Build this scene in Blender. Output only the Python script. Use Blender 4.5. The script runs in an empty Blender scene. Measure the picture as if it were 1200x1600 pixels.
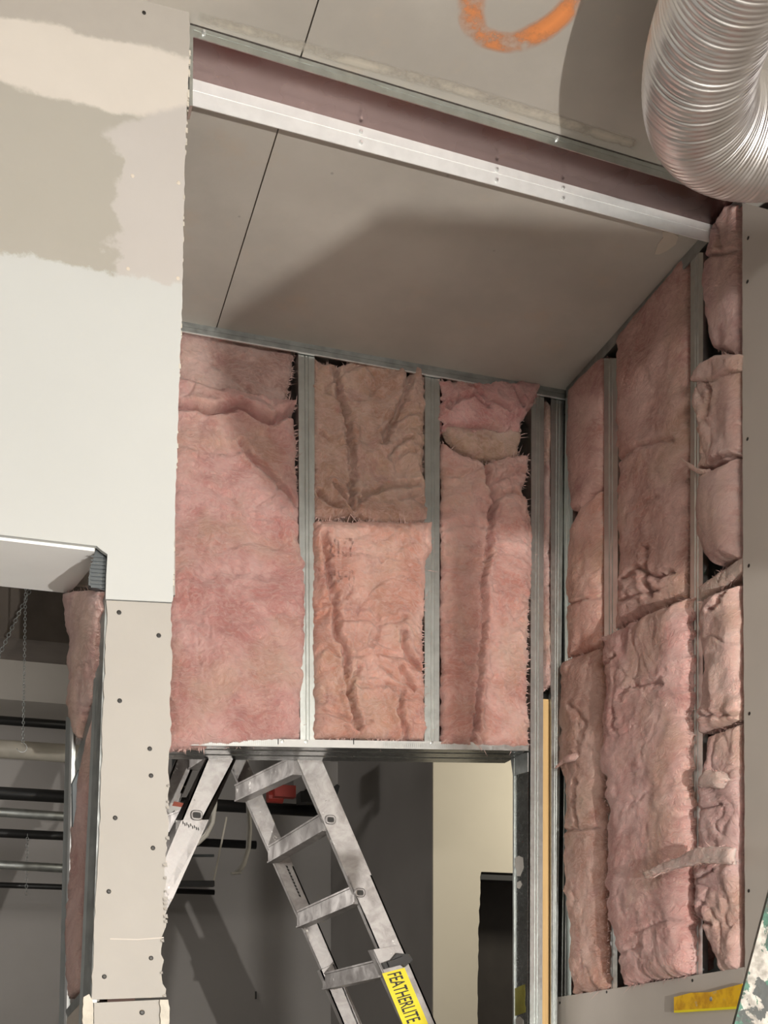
import bpy, math, random
import numpy as np
from mathutils import Vector, Matrix
from mathutils.bvhtree import BVHTree

random.seed(7)
RNG = np.random.RandomState(11)
SC = bpy.context.scene
COL = SC.collection

# ------------------------------------------------------------------ camera
FPX = 1865.0                      # focal length in pixels of the 1200x1600 frame
TH = math.atan(600.0 / FPX)       # the camera is turned this far to the right of the wall normal
HZ = 1600.0                       # eye level lies on the lower border (rising front)
EYE = Vector((0.0, 0.0, 1.6))
cam_d = bpy.data.cameras.new('camera')
cam_d.sensor_fit = 'VERTICAL'
cam_d.sensor_height = 36.0
cam_d.lens = FPX / 1600.0 * 36.0
cam_d.shift_y = 0.5
cam_d.clip_start = 0.02
cam = bpy.data.objects.new('camera', cam_d)
cam.location = EYE
cam.rotation_euler = (math.radians(90), 0, -TH)
COL.objects.link(cam)
SC.camera = cam

# ------------------------------------------------------------------ world, lights, exposure
SC.view_settings.view_transform = 'Standard'
SC.view_settings.look = 'None'
SC.view_settings.gamma = 1.0
SC.view_settings.use_curve_mapping = False
SC.view_settings.exposure = 0.0
wd = bpy.data.worlds.new('world'); SC.world = wd; wd.use_nodes = True
wd.node_tree.nodes['Background'].inputs[0].default_value = (1.0, 0.95, 0.90, 1)
wd.node_tree.nodes['Background'].inputs[1].default_value = 0.20


def area_light(name, loc, target, size, size_y, energy, color):
    l = bpy.data.lights.new(name, 'AREA'); l.shape = 'RECTANGLE'
    l.size = size; l.size_y = size_y; l.energy = energy; l.color = color
    o = bpy.data.objects.new(name, l); o.location = loc
    o.rotation_euler = (Vector(target) - Vector(loc)).to_track_quat('-Z', 'Y').to_euler()
    COL.objects.link(o)
    return o


LAMP = Vector((1.2, -0.6, 1.5))   # the work light's bulb
pl = bpy.data.lights.new('work_light_bulb', 'POINT'); pl.energy = 420; pl.shadow_soft_size = 0.014
pl.color = (1.0, 0.965, 0.915)
plo = bpy.data.objects.new('work_light_bulb', pl); plo.location = LAMP; COL.objects.link(plo)
area_light('hall_fill_light', (0.5, -1.9, 2.7), (1.1, 3.5, 2.7), 1.6, 0.3, 75, (1.0, 0.95, 0.88))  # added fill behind the camera, no fixture seen
area_light('cream_wall_fill', (2.9, 4.15, 3.0), (2.6, 5.2, 2.0), 0.6, 0.3, 16, (1.0, 0.93, 0.78))  # unseen lamp added to brighten the cream wall
area_light('rung_fill_light', (-0.3, 4.35, 2.25), (1.0, 4.0, 2.1), 0.5, 0.4, 3.5, (1.0, 0.95, 0.90)).data.spread = math.radians(60)  # added, out of view, to lift the ladder rungs
area_light('far_left_fill', (-0.75, 5.75, 2.9), (0.5, 6.6, 2.6), 0.8, 0.2, 9, (1.0, 0.95, 0.90))  # unseen fill added for bulkhead, pipes and grey wall at left

# ------------------------------------------------------------------ pixel rays -> points on real planes
FW = Vector((math.sin(TH), math.cos(TH), 0)); RT = Vector((math.cos(TH), -math.sin(TH), 0)); UP = Vector((0, 0, 1))


def ray(px, py): return FW + RT * ((px - 600.0) / FPX) + UP * ((HZ - py) / FPX)
def atY(px, py, y): r = ray(px, py); return EYE + r * (y / r.y)
def atX(px, py, x): r = ray(px, py); return EYE + r * (x / r.x)
def atZ(px, py, z): r = ray(px, py); return EYE + r * ((z - EYE.z) / r.z)


def on_plane_np(px, py, p0, n):
    d = (np.array(FW)[None, :] + np.array(RT)[None, :] * ((px - 600.0) / FPX)[:, None]
         + np.array(UP)[None, :] * ((HZ - py) / FPX)[:, None])
    e = np.array(EYE)
    s = np.dot(np.array(p0) - e, np.array(n)) / (d @ np.array(n))
    return e[None, :] + d * s[:, None]


# ------------------------------------------------------------------ object helpers
def tag(o, label=None, cat=None, group=None, kind=None):
    if label: o['label'] = label
    if cat: o['category'] = cat
    if group: o['group'] = group
    if kind: o['kind'] = kind
    return o


def thing(name, loc=(0, 0, 0), **kw):
    o = bpy.data.objects.new(name, None); o.location = loc; o.empty_display_size = 0.05
    COL.objects.link(o)
    return tag(o, **kw)


def worldloc(o):
    v = Vector((0, 0, 0))
    while o is not None:
        v = v + Vector(o.location); o = o.parent
    return v


def mk(name, verts, faces, mat, parent=None, smooth=False):
    me = bpy.data.meshes.new(name)
    me.from_pydata([tuple(v) for v in verts], [], [tuple(f) for f in faces])
    me.update()
    if smooth:
        me.polygons.foreach_set('use_smooth', [True] * len(me.polygons))
    if mat: me.materials.append(mat)
    o = bpy.data.objects.new(name, me)
    COL.objects.link(o)
    if parent is not None:
        o.parent = parent
        me.transform(Matrix.Translation(-worldloc(parent)))
    return o


class MB:
    def __init__(s): s.v = []; s.f = []
    def add(s, verts, faces):
        b = len(s.v); s.v += [Vector(v) for v in verts]; s.f += [tuple(i + b for i in f) for f in faces]
        return s
    def hexa(s, bot, top):        # bot, top: 4 corner points each, same order
        return s.add(list(bot) + list(top), [(3, 2, 1, 0), (4, 5, 6, 7), (0, 1, 5, 4), (1, 2, 6, 5), (2, 3, 7, 6), (3, 0, 4, 7)])
    def box(s, a, b):
        x0, y0, z0 = a; x1, y1, z1 = b
        return s.hexa([(x0, y0, z0), (x1, y0, z0), (x1, y1, z0), (x0, y1, z0)], [(x0, y0, z1), (x1, y0, z1), (x1, y1, z1), (x0, y1, z1)])
    def prism(s, poly, vec):
        n = len(poly); vec = Vector(vec); p = [Vector(q) for q in poly]
        fs = [tuple(range(n)), tuple(range(2 * n - 1, n - 1, -1))]
        for i in range(n):
            j = (i + 1) % n; fs.append((i, i + n, j + n, j))
        return s.add(p + [q + vec for q in p], fs)
    def bar(s, a, b, w, h, up=(0, 0, 1)):     # box from a to b, w across, h along up
        a = Vector(a); b = Vector(b); d = (b - a).normalized(); sd = d.cross(Vector(up)).normalized(); u = sd.cross(d)
        c = [sd * (i * w / 2) + u * (j * h / 2) for i, j in ((-1, -1), (1, -1), (1, 1), (-1, 1))]
        return s.hexa([a + q for q in c], [b + q for q in c])
    def tube(s, path, r, n=12, caps=True):
        path = [Vector(p) for p in path]; m = len(path); rr = r if hasattr(r, '__len__') else [r] * m
        t0 = (path[1] - path[0]).normalized(); ref = Vector((0, 0, 1)) if abs(t0.z) < 0.9 else Vector((1, 0, 0))
        nx = t0.cross(ref).normalized(); vs = []
        for i in range(m):
            t = (path[min(i + 1, m - 1)] - path[max(i - 1, 0)]).normalized()
            nx = (nx - t * nx.dot(t)).normalized(); ny = t.cross(nx)
            for k in range(n):
                a = 2 * math.pi * k / n; vs.append(path[i] + (nx * math.cos(a) + ny * math.sin(a)) * rr[i])
        fs = []
        for i in range(m - 1):
            for k in range(n):
                k2 = (k + 1) % n; fs.append((i * n + k, i * n + k2, (i + 1) * n + k2, (i + 1) * n + k))
        if caps: fs += [tuple(range(n - 1, -1, -1)), tuple(range((m - 1) * n, m * n))]
        return s.add(vs, fs)
    def profile(s, loop, O, A, B, C0, C1):    # closed 2D loop in axes A,B swept from O+C0 to O+C1
        O = Vector(O); A = Vector(A); B = Vector(B)
        n = len(loop); a = [O + A * x + B * y for x, y in loop]
        v = [p + Vector(C0) for p in a] + [p + Vector(C1) for p in a]
        fs = [(i, (i + 1) % n, (i + 1) % n + n, i + n) for i in range(n)]
        h = n // 2                        # the loop is a doubled polyline: close the ends with quads
        for k in (0, n):
            fs += [(k + i, k + i + 1, k + n - 2 - i, k + n - 1 - i) for i in range(h - 1)]
        return s.add(v, fs)
    def build(s, name, mat, parent=None, smooth=False): return mk(name, s.v, s.f, mat, parent, smooth)


def sheet_loop(pts, t):
    """closed loop around an open 2D polyline thickened by t on one side"""
    p = [Vector((x, y)) for x, y in pts]; off = []
    for i in range(len(p)):
        ns = []
        for a, b in ((i - 1, i), (i, i + 1)):
            if a >= 0 and b < len(p):
                d = (p[b] - p[a]).normalized(); ns.append(Vector((-d.y, d.x)))
        n = sum(ns, Vector((0, 0))); n = n / max(n.length_squared / len(ns), 0.3)
        off.append(p[i] + n * t)
    return [tuple(q) for q in p] + [tuple(q) for q in reversed(off)]


def stud_profile(w, D, lip=0.011, g=0.0025):
    """C section: front flange with two rolled grooves, web at a=0, back flange"""
    return [(w, lip), (w, 0), (.68 * w, 0), (.62 * w, g), (.56 * w, 0), (.44 * w, 0), (.38 * w, g), (.32 * w, 0), (0, 0), (0, D), (w, D), (w, D - lip)]


def stud(name, bl, br, tl, tr, back, mat, parent, web_right=False):
    """bl.. = corners of the front flange (bottom/top, left/right); back = vector into the wall"""
    bl, br, tl, tr = map(Vector, (bl, br, tl, tr)); back = Vector(back); D = back.length; B = back.normalized()
    if web_right: bl, br, tl, tr = br, bl, tr, tl
    w0 = (br - bl).length; w1 = (tr - tl).length
    lp = sheet_loop(stud_profile(1.0, D / w0 * 1.0, .25, .06), 0.045)
    n = len(lp)
    A0 = (br - bl); A1 = (tr - tl)
    v = [bl + A0 * x + B * (y * w0) for x, y in lp] + [tl + A1 * x + B * (y * w0) for x, y in lp]
    fs = [(i, (i + 1) % n, (i + 1) % n + n, i + n) for i in range(n)]
    h = n // 2
    for k in (0, n): fs += [(k + i, k + i + 1, k + n - 2 - i, k + n - 1 - i) for i in range(h - 1)]
    return mk(name, v, fs, mat, parent)


def catmull(P, n):
    P = [Vector(p) for p in P]; P = [P[0] * 2 - P[1]] + P + [P[-1] * 2 - P[-2]]; out = []
    for i in range(1, len(P) - 2):
        a, b, c, d = P[i - 1:i + 3]
        for k in range(n):
            t = k / n; out.append(.5 * ((2 * b) + (c - a) * t + (2 * a - 5 * b + 4 * c - d) * t * t + (3 * b - a - 3 * c + d) * t ** 3))
    out.append(P[-2]); return out


# ------------------------------------------------------------------ materials
class NT:
    def __init__(s, name):
        s.m = bpy.data.materials.new(name); s.m.use_nodes = True
        s.t = s.m.node_tree; s.b = s.t.nodes['Principled BSDF']
        g = s.t.nodes.new('ShaderNodeNewGeometry'); s.pos = g.outputs['Position']
    def n(s, kind, **kw):
        x = s.t.nodes.new(kind)
        for k, v in kw.items(): setattr(x, k, v)
        return x
    def put(s, sock, v):
        if hasattr(v, 'node'): s.t.links.new(v, sock)
        elif isinstance(v, (tuple, list)) and len(v) == 3 and sock.type == 'RGBA': sock.default_value = (*v, 1)
        else: sock.default_value = v
    def mapping(s, scale=(1, 1, 1), loc=(0, 0, 0), rot=(0, 0, 0)):
        x = s.n('ShaderNodeMapping'); s.put(x.inputs[0], s.pos)
        x.inputs['Scale'].default_value = scale; x.inputs['Location'].default_value = loc; x.inputs['Rotation'].default_value = rot
        return x.outputs[0]
    def noise(s, scale, detail=4, rough=.55, vec=None, dist=0.0):
        x = s.n('ShaderNodeTexNoise'); s.put(x.inputs['Vector'], vec if vec is not None else s.pos)
        x.inputs['Scale'].default_value = scale; x.inputs['Detail'].default_value = detail
        x.inputs['Roughness'].default_value = rough; x.inputs['Distortion'].default_value = dist
        return x.outputs['Fac']
    def math(s, op, a, b=0.0, c=0.0):
        x = s.n('ShaderNodeMath', operation=op); s.put(x.inputs[0], a); s.put(x.inputs[1], b); s.put(x.inputs[2], c)
        return x.outputs[0]
    def step(s, v, lo, hi, a=0.0, b=1.0):
        x = s.n('ShaderNodeMapRange', interpolation_type='SMOOTHSTEP'); s.put(x.inputs[0], v)
        for i, q in zip((1, 2, 3, 4), (lo, hi, a, b)): x.inputs[i].default_value = q
        return x.outputs[0]
    def mix(s, f, a, b, mode='MIX'):
        x = s.n('ShaderNodeMix', data_type='RGBA', blend_type=mode); s.put(x.inputs[0], f); s.put(x.inputs[6], a); s.put(x.inputs[7], b)
        return x.outputs[2]
    def xyz(s):
        x = s.n('ShaderNodeSeparateXYZ'); s.put(x.inputs[0], s.pos); return x.outputs
    def bump(s, h, strength, dist=0.01):
        x = s.n('ShaderNodeBump'); s.put(x.inputs['Height'], h); x.inputs['Strength'].default_value = strength; x.inputs['Distance'].default_value = dist
        s.t.links.new(x.outputs[0], s.b.inputs['Normal'])
    def set(s, **kw):
        for k, v in kw.items(): s.put(s.b.inputs[k.replace('_', ' ')], v)
        return s.m


def srgb(r, g, b):
    f = lambda c: (c / 255 / 12.92) if c <= 10 else ((c / 255 + .055) / 1.055) ** 2.4
    return (f(r), f(g), f(b))


def m_plain(name, col, rough=.6, metal=0.0, var=.12, scale=9.0, bump=0.0, bscale=60):
    t = NT(name); nz = t.noise(scale, 5)
    c = t.mix(t.step(nz, .3, .7), tuple(x * (1 - var) for x in col), tuple(min(1, x * (1 + var)) for x in col))
    if bump: t.bump(t.noise(bscale, 3), bump, .004)
    return t.set(Base_Color=c, Roughness=rough, Metallic=metal)


def m_metal(name, col=(.62, .64, .64), rough=.33, var=.18, stretch=(2, 2, 2), scale=14, bump=.04):
    t = NT(name); v = t.mapping(stretch); nz = t.noise(scale, 4, .6, v); sp = t.noise(scale * 4, 2, .5, v)
    c = t.mix(t.step(nz, .3, .7), tuple(x * (1 - var) for x in col), tuple(min(1, x * (1 + var * .6)) for x in col))
    r = t.math('ADD', t.math('MULTIPLY', sp, .25), rough - .12)
    t.bump(nz, bump, .003)
    return t.set(Base_Color=c, Roughness=r, Metallic=1.0)


def m_concrete(name, base=(.45, .418, .37)):
    t = NT(name); big = t.noise(1.6, 6, .6); mid = t.noise(7, 6, .65); fine = t.noise(60, 3)
    c = t.mix(t.step(big, .3, .72), tuple(x * .86 for x in base), tuple(x * 1.12 for x in base))
    c = t.mix(t.math('MULTIPLY', t.step(mid, .55, .75), .35), c, (base[0] * 1.15, base[1] * .98, base[2] * .82))
    c = t.mix(t.math('MULTIPLY', t.step(t.noise(3.1, 5, .7), .6, .75), .3), c, tuple(x * .7 for x in base))
    v = t.n('ShaderNodeTexVoronoi'); t.put(v.inputs['Vector'], t.pos); v.inputs['Scale'].default_value = 9
    pit = t.step(v.outputs['Distance'], .02, .05, 1, 0)
    c = t.mix(t.math('MULTIPLY', pit, .5), c, tuple(x * .45 for x in base))
    t.bump(t.math('ADD', mid, t.math('MULTIPLY', fine, .4)), .12, .006)
    return t.set(Base_Color=c, Roughness=.85)


def m_drywall_left():
    """bare board, wide joint-compound coats and the painted lower part; all bands run level"""
    t = NT('drywall_finish_coats'); X, Y, Z = t.xyz()
    wob = t.math('MULTIPLY', t.math('SUBTRACT', t.noise(5, 6, .65), .5), .09)
    z = t.math('ADD', Z, wob)
    fine = t.noise(30, 4)
    paper = t.mix(fine, srgb(158, 152, 144), srgb(164, 158, 150))
    mud = t.mix(t.noise(8, 5, .6), srgb(188, 181, 172), srgb(197, 190, 181))
    board = t.mix(t.noise(4, 5), srgb(154, 150, 140), srgb(162, 157, 148))
    white = t.mix(t.noise(3, 4), srgb(176, 177, 174), srgb(184, 185, 182))
    lilac = t.mix(t.noise(6, 5), srgb(170, 164, 159), srgb(179, 174, 169))
    c = t.mix(t.step(z, 3.555, 3.567), mud, paper)
    c = t.mix(t.step(z, 3.418, 3.43, 1, 0), c, board)
    xw = t.math('ADD', X, t.math('MULTIPLY', t.math('SUBTRACT', t.noise(7, 5, .6), .5), .22))
    patch = t.math('MULTIPLY', t.step(xw, .205, .222), t.step(t.math('ADD', z, t.math('MULTIPLY', X, -.55)), 3.262, 3.28, 1, 0))
    c = t.mix(patch, c, lilac)
    wob2 = t.math('MULTIPLY', t.math('SUBTRACT', t.noise(22, 6, .7), .5), .05)
    c = t.mix(t.step(t.math('ADD', Z, wob2), 3.096, 3.106, 1, 0), c, white)
    t.bump(t.noise(14, 6, .6), .06, .004)
    return t.set(Base_Color=c, Roughness=.75)


def m_insulation():
    t = NT('glass_wool')
    oi = t.n('ShaderNodeObjectInfo'); tint = oi.outputs['Color']
    warp = t.noise(9, 3, .5)
    fib_v = t.n('ShaderNodeVectorMath', operation='ADD')
    sc = t.n('ShaderNodeVectorMath', operation='SCALE'); nz3 = t.n('ShaderNodeTexNoise'); t.put(nz3.inputs['Vector'], t.pos)
    nz3.inputs['Scale'].default_value = 7; nz3.inputs['Detail'].default_value = 4
    t.put(sc.inputs[0], nz3.outputs['Color']); sc.inputs['Scale'].default_value = .16
    t.put(fib_v.inputs[0], t.pos); t.put(fib_v.inputs[1], sc.outputs[0])
    mp = t.n('ShaderNodeMapping'); t.put(mp.inputs[0], fib_v.outputs[0]); mp.inputs['Scale'].default_value = (1.0, 1.0, 2.6); mp.inputs['Rotation'].default_value = (.2, .5, .3)
    fib = t.noise(34, 7, .68, mp.outputs[0], 1.2); fine = t.noise(170, 4, .7, mp.outputs[0])
    patch = t.noise(6.5, 5, .6, None, .5)
    yel = t.noise(4.2, 4, .55, t.mapping((1, 1, 1), (3.1, 7.7, 1.3)))
    c = t.mix(t.step(patch, .34, .66), t.mix(.8, tint, (.74, .58, .54), 'MULTIPLY'), t.mix(.34, tint, (.95, .66, .60)))
    c = t.mix(t.math('MULTIPLY', t.step(yel, .46, .66), .45), c, (.60, .40, .26))
    red = t.noise(11, 5, .6, t.mapping((1, 1, 1), (9.1, 2.7, 5.3)))
    c = t.mix(t.math('MULTIPLY', t.step(red, .54, .70), .5), c, (.42, .15, .13))
    c = t.mix(t.math('MULTIPLY', t.step(fib, .40, .66), .42), c, (.84, .57, .50))
    t.bump(t.math('ADD', fib, t.math('MULTIPLY', fine, .5)), .75, .018)
    b = t.b; b.inputs['Subsurface Weight'].default_value = .35; b.inputs['Subsurface Radius'].default_value = (1, .5, .45); b.inputs['Subsurface Scale'].default_value = .02
    b.inputs['Sheen Weight'].default_value = .25; b.inputs['Sheen Roughness'].default_value = .6
    return t.set(Base_Color=c, Roughness=.95)


def m_speckled():
    t = NT('paint_splattered'); a = t.noise(24, 5, .6, None, .6); b2 = t.noise(60, 5, .6); c3 = t.noise(26, 5, .6, t.mapping((1, 1, 1), (4, 2, 9)), .6)
    c = t.mix(t.step(b2, .35, .65), srgb(100, 95, 88), srgb(142, 138, 130))
    c = t.mix(t.step(a, .492, .515), c, t.mix(t.step(b2, .4, .6), srgb(14, 42, 32), srgb(28, 74, 58)))
    c = t.mix(t.step(c3, .56, .585), c, srgb(34, 38, 36))
    c = t.mix(t.step(t.noise(19, 4, .6, t.mapping((1, 1, 1), (1, 8, 3))), .66, .68), c, srgb(196, 194, 188))
    t.bump(b2, .2, .004)
    return t.set(Base_Color=c, Roughness=.5)


def m_ladder():
    t = NT('worn_aluminium'); a = t.noise(18, 6, .65, None, .6); b2 = t.noise(55, 5, .7)
    c = t.mix(t.step(a, .3, .7), (.27, .25, .24), (.44, .42, .405))
    c = t.mix(t.step(b2, .66, .72), c, (.10, .09, .085))
    c = t.mix(t.step(t.noise(26, 5, .6, t.mapping((1, 1, 1), (2, 5, 1))), .66, .70), c, (.75, .73, .70))
    return t.set(Base_Color=c, Roughness=t.step(a, .2, .8, .32, .55), Metallic=t.step(b2, .66, .72, .5, .1))


def m_wood():
    t = NT('pine_wood'); v = t.mapping((30, 30, 1.2)); g = t.noise(3.0, 5, .6, v, .4)
    c = t.mix(g, srgb(206, 164, 104), srgb(230, 196, 140))
    c = t.mix(t.step(t.noise(12, 4), .70, .74), c, srgb(60, 36, 22))
    return t.set(Base_Color=c, Roughness=.7)


def m_paint_mark(name, col, lo, hi, scale=26, stretch=(1, 1, 1), cover=False):
    t = NT(name); nz = t.noise(scale, 5, .65, t.mapping(stretch)); a = t.step(nz, lo, hi)
    if cover:
        at = t.n('ShaderNodeAttribute', attribute_name='cover'); a = t.math('MULTIPLY', a, at.outputs['Fac'])
    return t.set(Base_Color=col, Roughness=.8, Alpha=a)


def m_yellow():
    t = NT('scuffed_yellow_paint'); a = t.noise(22, 5, .6)
    c = t.mix(t.step(a, .35, .6), srgb(208, 150, 8), srgb(240, 190, 20))
    c = t.mix(t.step(t.noise(30, 6, .7, t.mapping((1, 1, 1), (1, 2, 3))), .60, .68), c, srgb(190, 170, 140))
    return t.set(Base_Color=c, Roughness=.4)


M = {}
M['conc'] = m_concrete('ceiling_concrete')
M['floor'] = m_concrete('floor_concrete', (.48, .47, .45))
M['dry_left'] = m_drywall_left()
M['dry'] = m_plain('gypsum_board_paper', srgb(162, 157, 150), .8, 0, .03, 5, .03, 90)
M['soffit'] = m_plain('white_primer', srgb(236, 235, 232), .8, 0, .02, 5)
M['dry_grey'] = m_plain('gypsum_board_grey', srgb(188, 180, 171), .8, 0, .03, 4, .03, 90)
M['gyp_core'] = m_plain('torn_gypsum_core', srgb(188, 181, 168), .9, 0, .1, 40, .4, 70)
M['zinc'] = m_metal('galvanised_steel', (.60, .63, .61), .36, .08)
M['zinc_web'] = m_metal('zinc_red_reflection', (.19, .135, .13), .27, .10, (.4, .4, .4), 6, .01)  # red-brown mirror image of the wool mixed into the web's colour
M['zinc_head'] = m_metal('header_zinc_reflection', (.34, .35, .345), .28, .25, (.6, 6, 6), 8, .02)  # dark streaky reflections under the header painted as stretched noise
M['zinc_jamb'] = m_metal('zinc_dark_reflection', (.22, .23, .225), .24, .2)  # dark reflection in the jamb web put into its base colour
M['olive'] = m_plain('olive_tone', srgb(128, 122, 44), .6, 0, .15, 30)
M['zinc_dull'] = m_metal('dull_galvanised_steel', (.42, .44, .43), .48)
M['zinc_bright'] = m_metal('bright_galvanised_steel', (.86, .87, .86), .48, .06)
M['alu'] = m_metal('duct_aluminium', (.80, .78, .77), .36, .06, (1, 1, 1), 5, .02)
M['screw'] = m_plain('black_screw', (.02, .018, .016), .45, .4)
M['black'] = m_plain('black_plastic', (.018, .017, .016), .5)
M['blackpipe'] = m_plain('black_pipe_paint', (.008, .008, .008), .45)
M['whitepipe'] = m_plain('white_pipe', srgb(176, 170, 158), .5)
M['dark'] = m_plain('dark_room_shade', (.035, .028, .022), .7)  # near-black colour for the shade inside the hole
M['lit_leg'] = m_metal('lit_zinc', (.84, .84, .82), .55, .05)  # paler zinc, the lamplight on the far leg painted in
M['lit_leg'].node_tree.nodes['Principled BSDF'].inputs['Metallic'].default_value = .35
M['dull_leg'] = m_metal('matt_zinc', (.56, .56, .54), .5, .05)
M['dull_leg'].node_tree.nodes['Principled BSDF'].inputs['Metallic'].default_value = .5
M['beam'] = m_plain('dark_brown_concrete', (.10, .082, .068), .85, 0, .2, 5)  # dark brown tone for beam and joint filler
M['sheath'] = m_plain('brown_backing_paper', (.10, .062, .05), .9)
M['grey_wall'] = m_plain('grey_wall_paint', srgb(142, 138, 134), .75, 0, .05, 1.5)
M['cream'] = m_plain('cream_wall_paint', srgb(220, 212, 194), .8, 0, .025, 2)
M['wool'] = m_insulation()
M['fibre'] = m_plain('loose_glass_fibre', (.66, .45, .40), .9, 0, .2, 12)
M['speck'] = m_speckled()
M['ladder'] = m_ladder()
M['wood'] = m_wood()
M['yellow'] = m_yellow()
M['label_yellow'] = m_plain('yellow_sticker', srgb(245, 226, 22), .45, 0, .04)
M['label_white'] = m_plain('white_sticker', srgb(214, 210, 204), .5)
M['label_red'] = m_plain('red_sticker', srgb(168, 74, 48), .5)
M['ink'] = m_plain('black_ink', (.02, .018, .016), .6)
M['stamp'] = m_paint_mark('faded_stamp_ink', (.15, .075, .07), .38, .95, 80)
M['orange'] = m_paint_mark('orange_spray_paint', srgb(228, 144, 84), .30, .62, 11, (1, 1, 1), True)
M['dust'] = m_paint_mark('pale_cement_smear', srgb(196, 188, 174), .28, .62, 7, (1, 1, 1), True)
M['plaster'] = m_plain('plaster_dab', srgb(196, 186, 172), .8, 0, .04, 12, .1)
M['red'] = m_plain('red_valve_paint', (.30, .03, .02), .5)
M['cable'] = m_plain('white_cable_sheath', srgb(158, 154, 144), .5)
M['darkmetal'] = m_plain('dark_grey_metal', (.09, .10, .105), .45, .6)
M['shade_ply'] = m_wood()

CEIL = 3.66          # underside of the slab
YB = 3.52            # face of the studs in the back wall
XR = 1.75            # face of the studs in the right wall
YL = 2.435           # face of the drywall at left

# ------------------------------------------------------------------ ceiling, floor
ceiling = thing('ceiling', (0, 0, CEIL), kind='structure')
MB().box((-3.2, -2.5, CEIL), (0.6083, 7.3, CEIL + .18)).build('slab_panel', M['conc'], ceiling)
MB().box((0.6117, -2.5, CEIL), (5.0, 7.3, CEIL + .18)).build('slab_panel', M['conc'], ceiling)
MB().box((0.600, -2.5, CEIL + .006), (0.620, 7.3, CEIL + .02)).build('joint_filler', M['beam'], ceiling)
floor = MB().box((-3.2, -2.5, -.1), (5.0, 7.3, 0)).build('floor', M['floor']); tag(floor, kind='structure')


def ribbon_on_ceiling(name, pts, widths, mat, dz=.0008):
    p = catmull([atZ(x, y, CEIL - dz) for x, y in pts], 5); w_ = np.interp(np.linspace(0, 1, len(p)), np.linspace(0, 1, len(widths)), widths)
    mb = MB(); cols = (-1, -.55, 0, .55, 1); cov = (0, .8, 1, .8, 0); val = []
    for i, q in enumerate(p):
        d = (p[min(i + 1, len(p) - 1)] - p[max(i - 1, 0)]); n = Vector((-d.y, d.x, 0)).normalized() * (w_[i] * .62)
        for c, k in zip(cols, cov): mb.v.append(q + n * c); val.append(k if 0 < i < len(p) - 1 else 0.0)
    for i in range(len(p) - 1):
        for k in range(4): mb.f.append((i * 5 + k, i * 5 + k + 1, i * 5 + k + 6, i * 5 + k + 5))
    o = mb.build(name, mat, ceiling)
    at = o.data.attributes.new('cover', 'FLOAT', 'POINT'); at.data.foreach_set('value', val)
    return o


ribbon_on_ceiling('spray_paint_mark', [(742, -90), (738, -45), (737, 0), (738, 30), (748, 52), (775, 64), (805, 66), (835, 55), (862, 38), (885, 16), (900, -10), (905, -50)],
                  [.05, .06, .05, .05, .045, .045, .05, .055, .05, .045, .04, .04], M['orange'])
ribbon_on_ceiling('cement_smear', [(308, 26), (420, 57), (560, 98), (700, 135), (820, 172), (930, 207), (1000, 228)], [.022, .026, .028, .03, .03, .03, .03], M['dust'])
c0 = [atZ(x, y, CEIL) for x, y in [(1035, 360), (1050, 362), (1060, 368), (1056, 380), (1044, 389), (1030, 396), (1023, 396), (1028, 381), (1036, 370)]]
MB().prism(c0, (0, 0, -.003)).build('plaster_dab', M['plaster'], ceiling)

# ------------------------------------------------------------------ ceiling track
trk = thing('ceiling_track', atZ(700, 180, CEIL), label='shiny galvanised steel track running across the concrete ceiling', cat='track')
A = atZ(298, 36, CEIL); N0 = Vector((A.x, A.y, CEIL)); N1 = Vector((XR, 2.535, CEIL))
F0 = Vector((A.x, 2.597, CEIL)); F1 = Vector((XR, 2.665, CEIL))
t_ = .0025


def strip_down(mb, p0, p1, h0, h1, off):    # vertical leg hanging from p0-p1 with two shallow ribs
    o = Vector(off)
    a0, a1 = p0, p1
    prof = [(0, 0), (.455, 0), (.47, .0012), (.485, 0), (1, 0)]
    v = []
    for f, d in prof:
        v += [a0 + Vector((0, 0, -h0 * f)) + o * d, a1 + Vector((0, 0, -h1 * f)) + o * d]
    k = len(v)
    v += [q + o * t_ for q in v]
    fs = []
    for i in range(len(prof) - 1):
        a, b, c, d = 2 * i, 2 * i + 1, 2 * i + 3, 2 * i + 2
        fs += [(a, b, c, d), (a + k, d + k, c + k, b + k)]
    e = 2 * (len(prof) - 1)
    fs += [(e, e + 1, e + 1 + k, e + k), (0, k, k + 1, 1)]
    fs += [(2 * i, 2 * i + 2, 2 * i + 2 + k, 2 * i + k) for i in range(len(prof) - 1)]
    fs += [(2 * i + 1, 2 * i + 1 + k, 2 * i + 3 + k, 2 * i + 3) for i in range(len(prof) - 1)]
    return mb.add(v, fs)


strip_down(MB(), N0, N1, .026, .03, (0, 1, 0)).build('near_leg', M['zinc'], trk)
strip_down(MB(), F0, F1, .062, .05, (0, 1, 0)).build('far_leg', M['lit_leg'], trk)
MB().hexa([N0 + Vector((0, 0, -.004)), N1 + Vector((0, 0, -.004)), F1 + Vector((0, 0, -.004)), F0 + Vector((0, 0, -.004))], [N0, N1, F1, F0]).build('web', M['zinc_web'], trk)
for f in (.30, .55, .68):
    q = F0.lerp(F1, f)
    for dz in (.018, .043):
        MB().tube([q + Vector((0, -.006, -dz)), q + Vector((0, 0, -dz))], [.003, .005], 8).build('screw', M['zinc_bright'], trk)
for f in (.02, .62):
    q = N0.lerp(N1, f); MB().tube([q + Vector((0, -.006, -.012)), q + Vector((0, 0, -.012))], [.003, .005], 8).build('screw', M['zinc_bright'], trk)

# ------------------------------------------------------------------ left wall
wl = thing('wall_left', (0, YL, 0), kind='structure')
T = .0127


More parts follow.
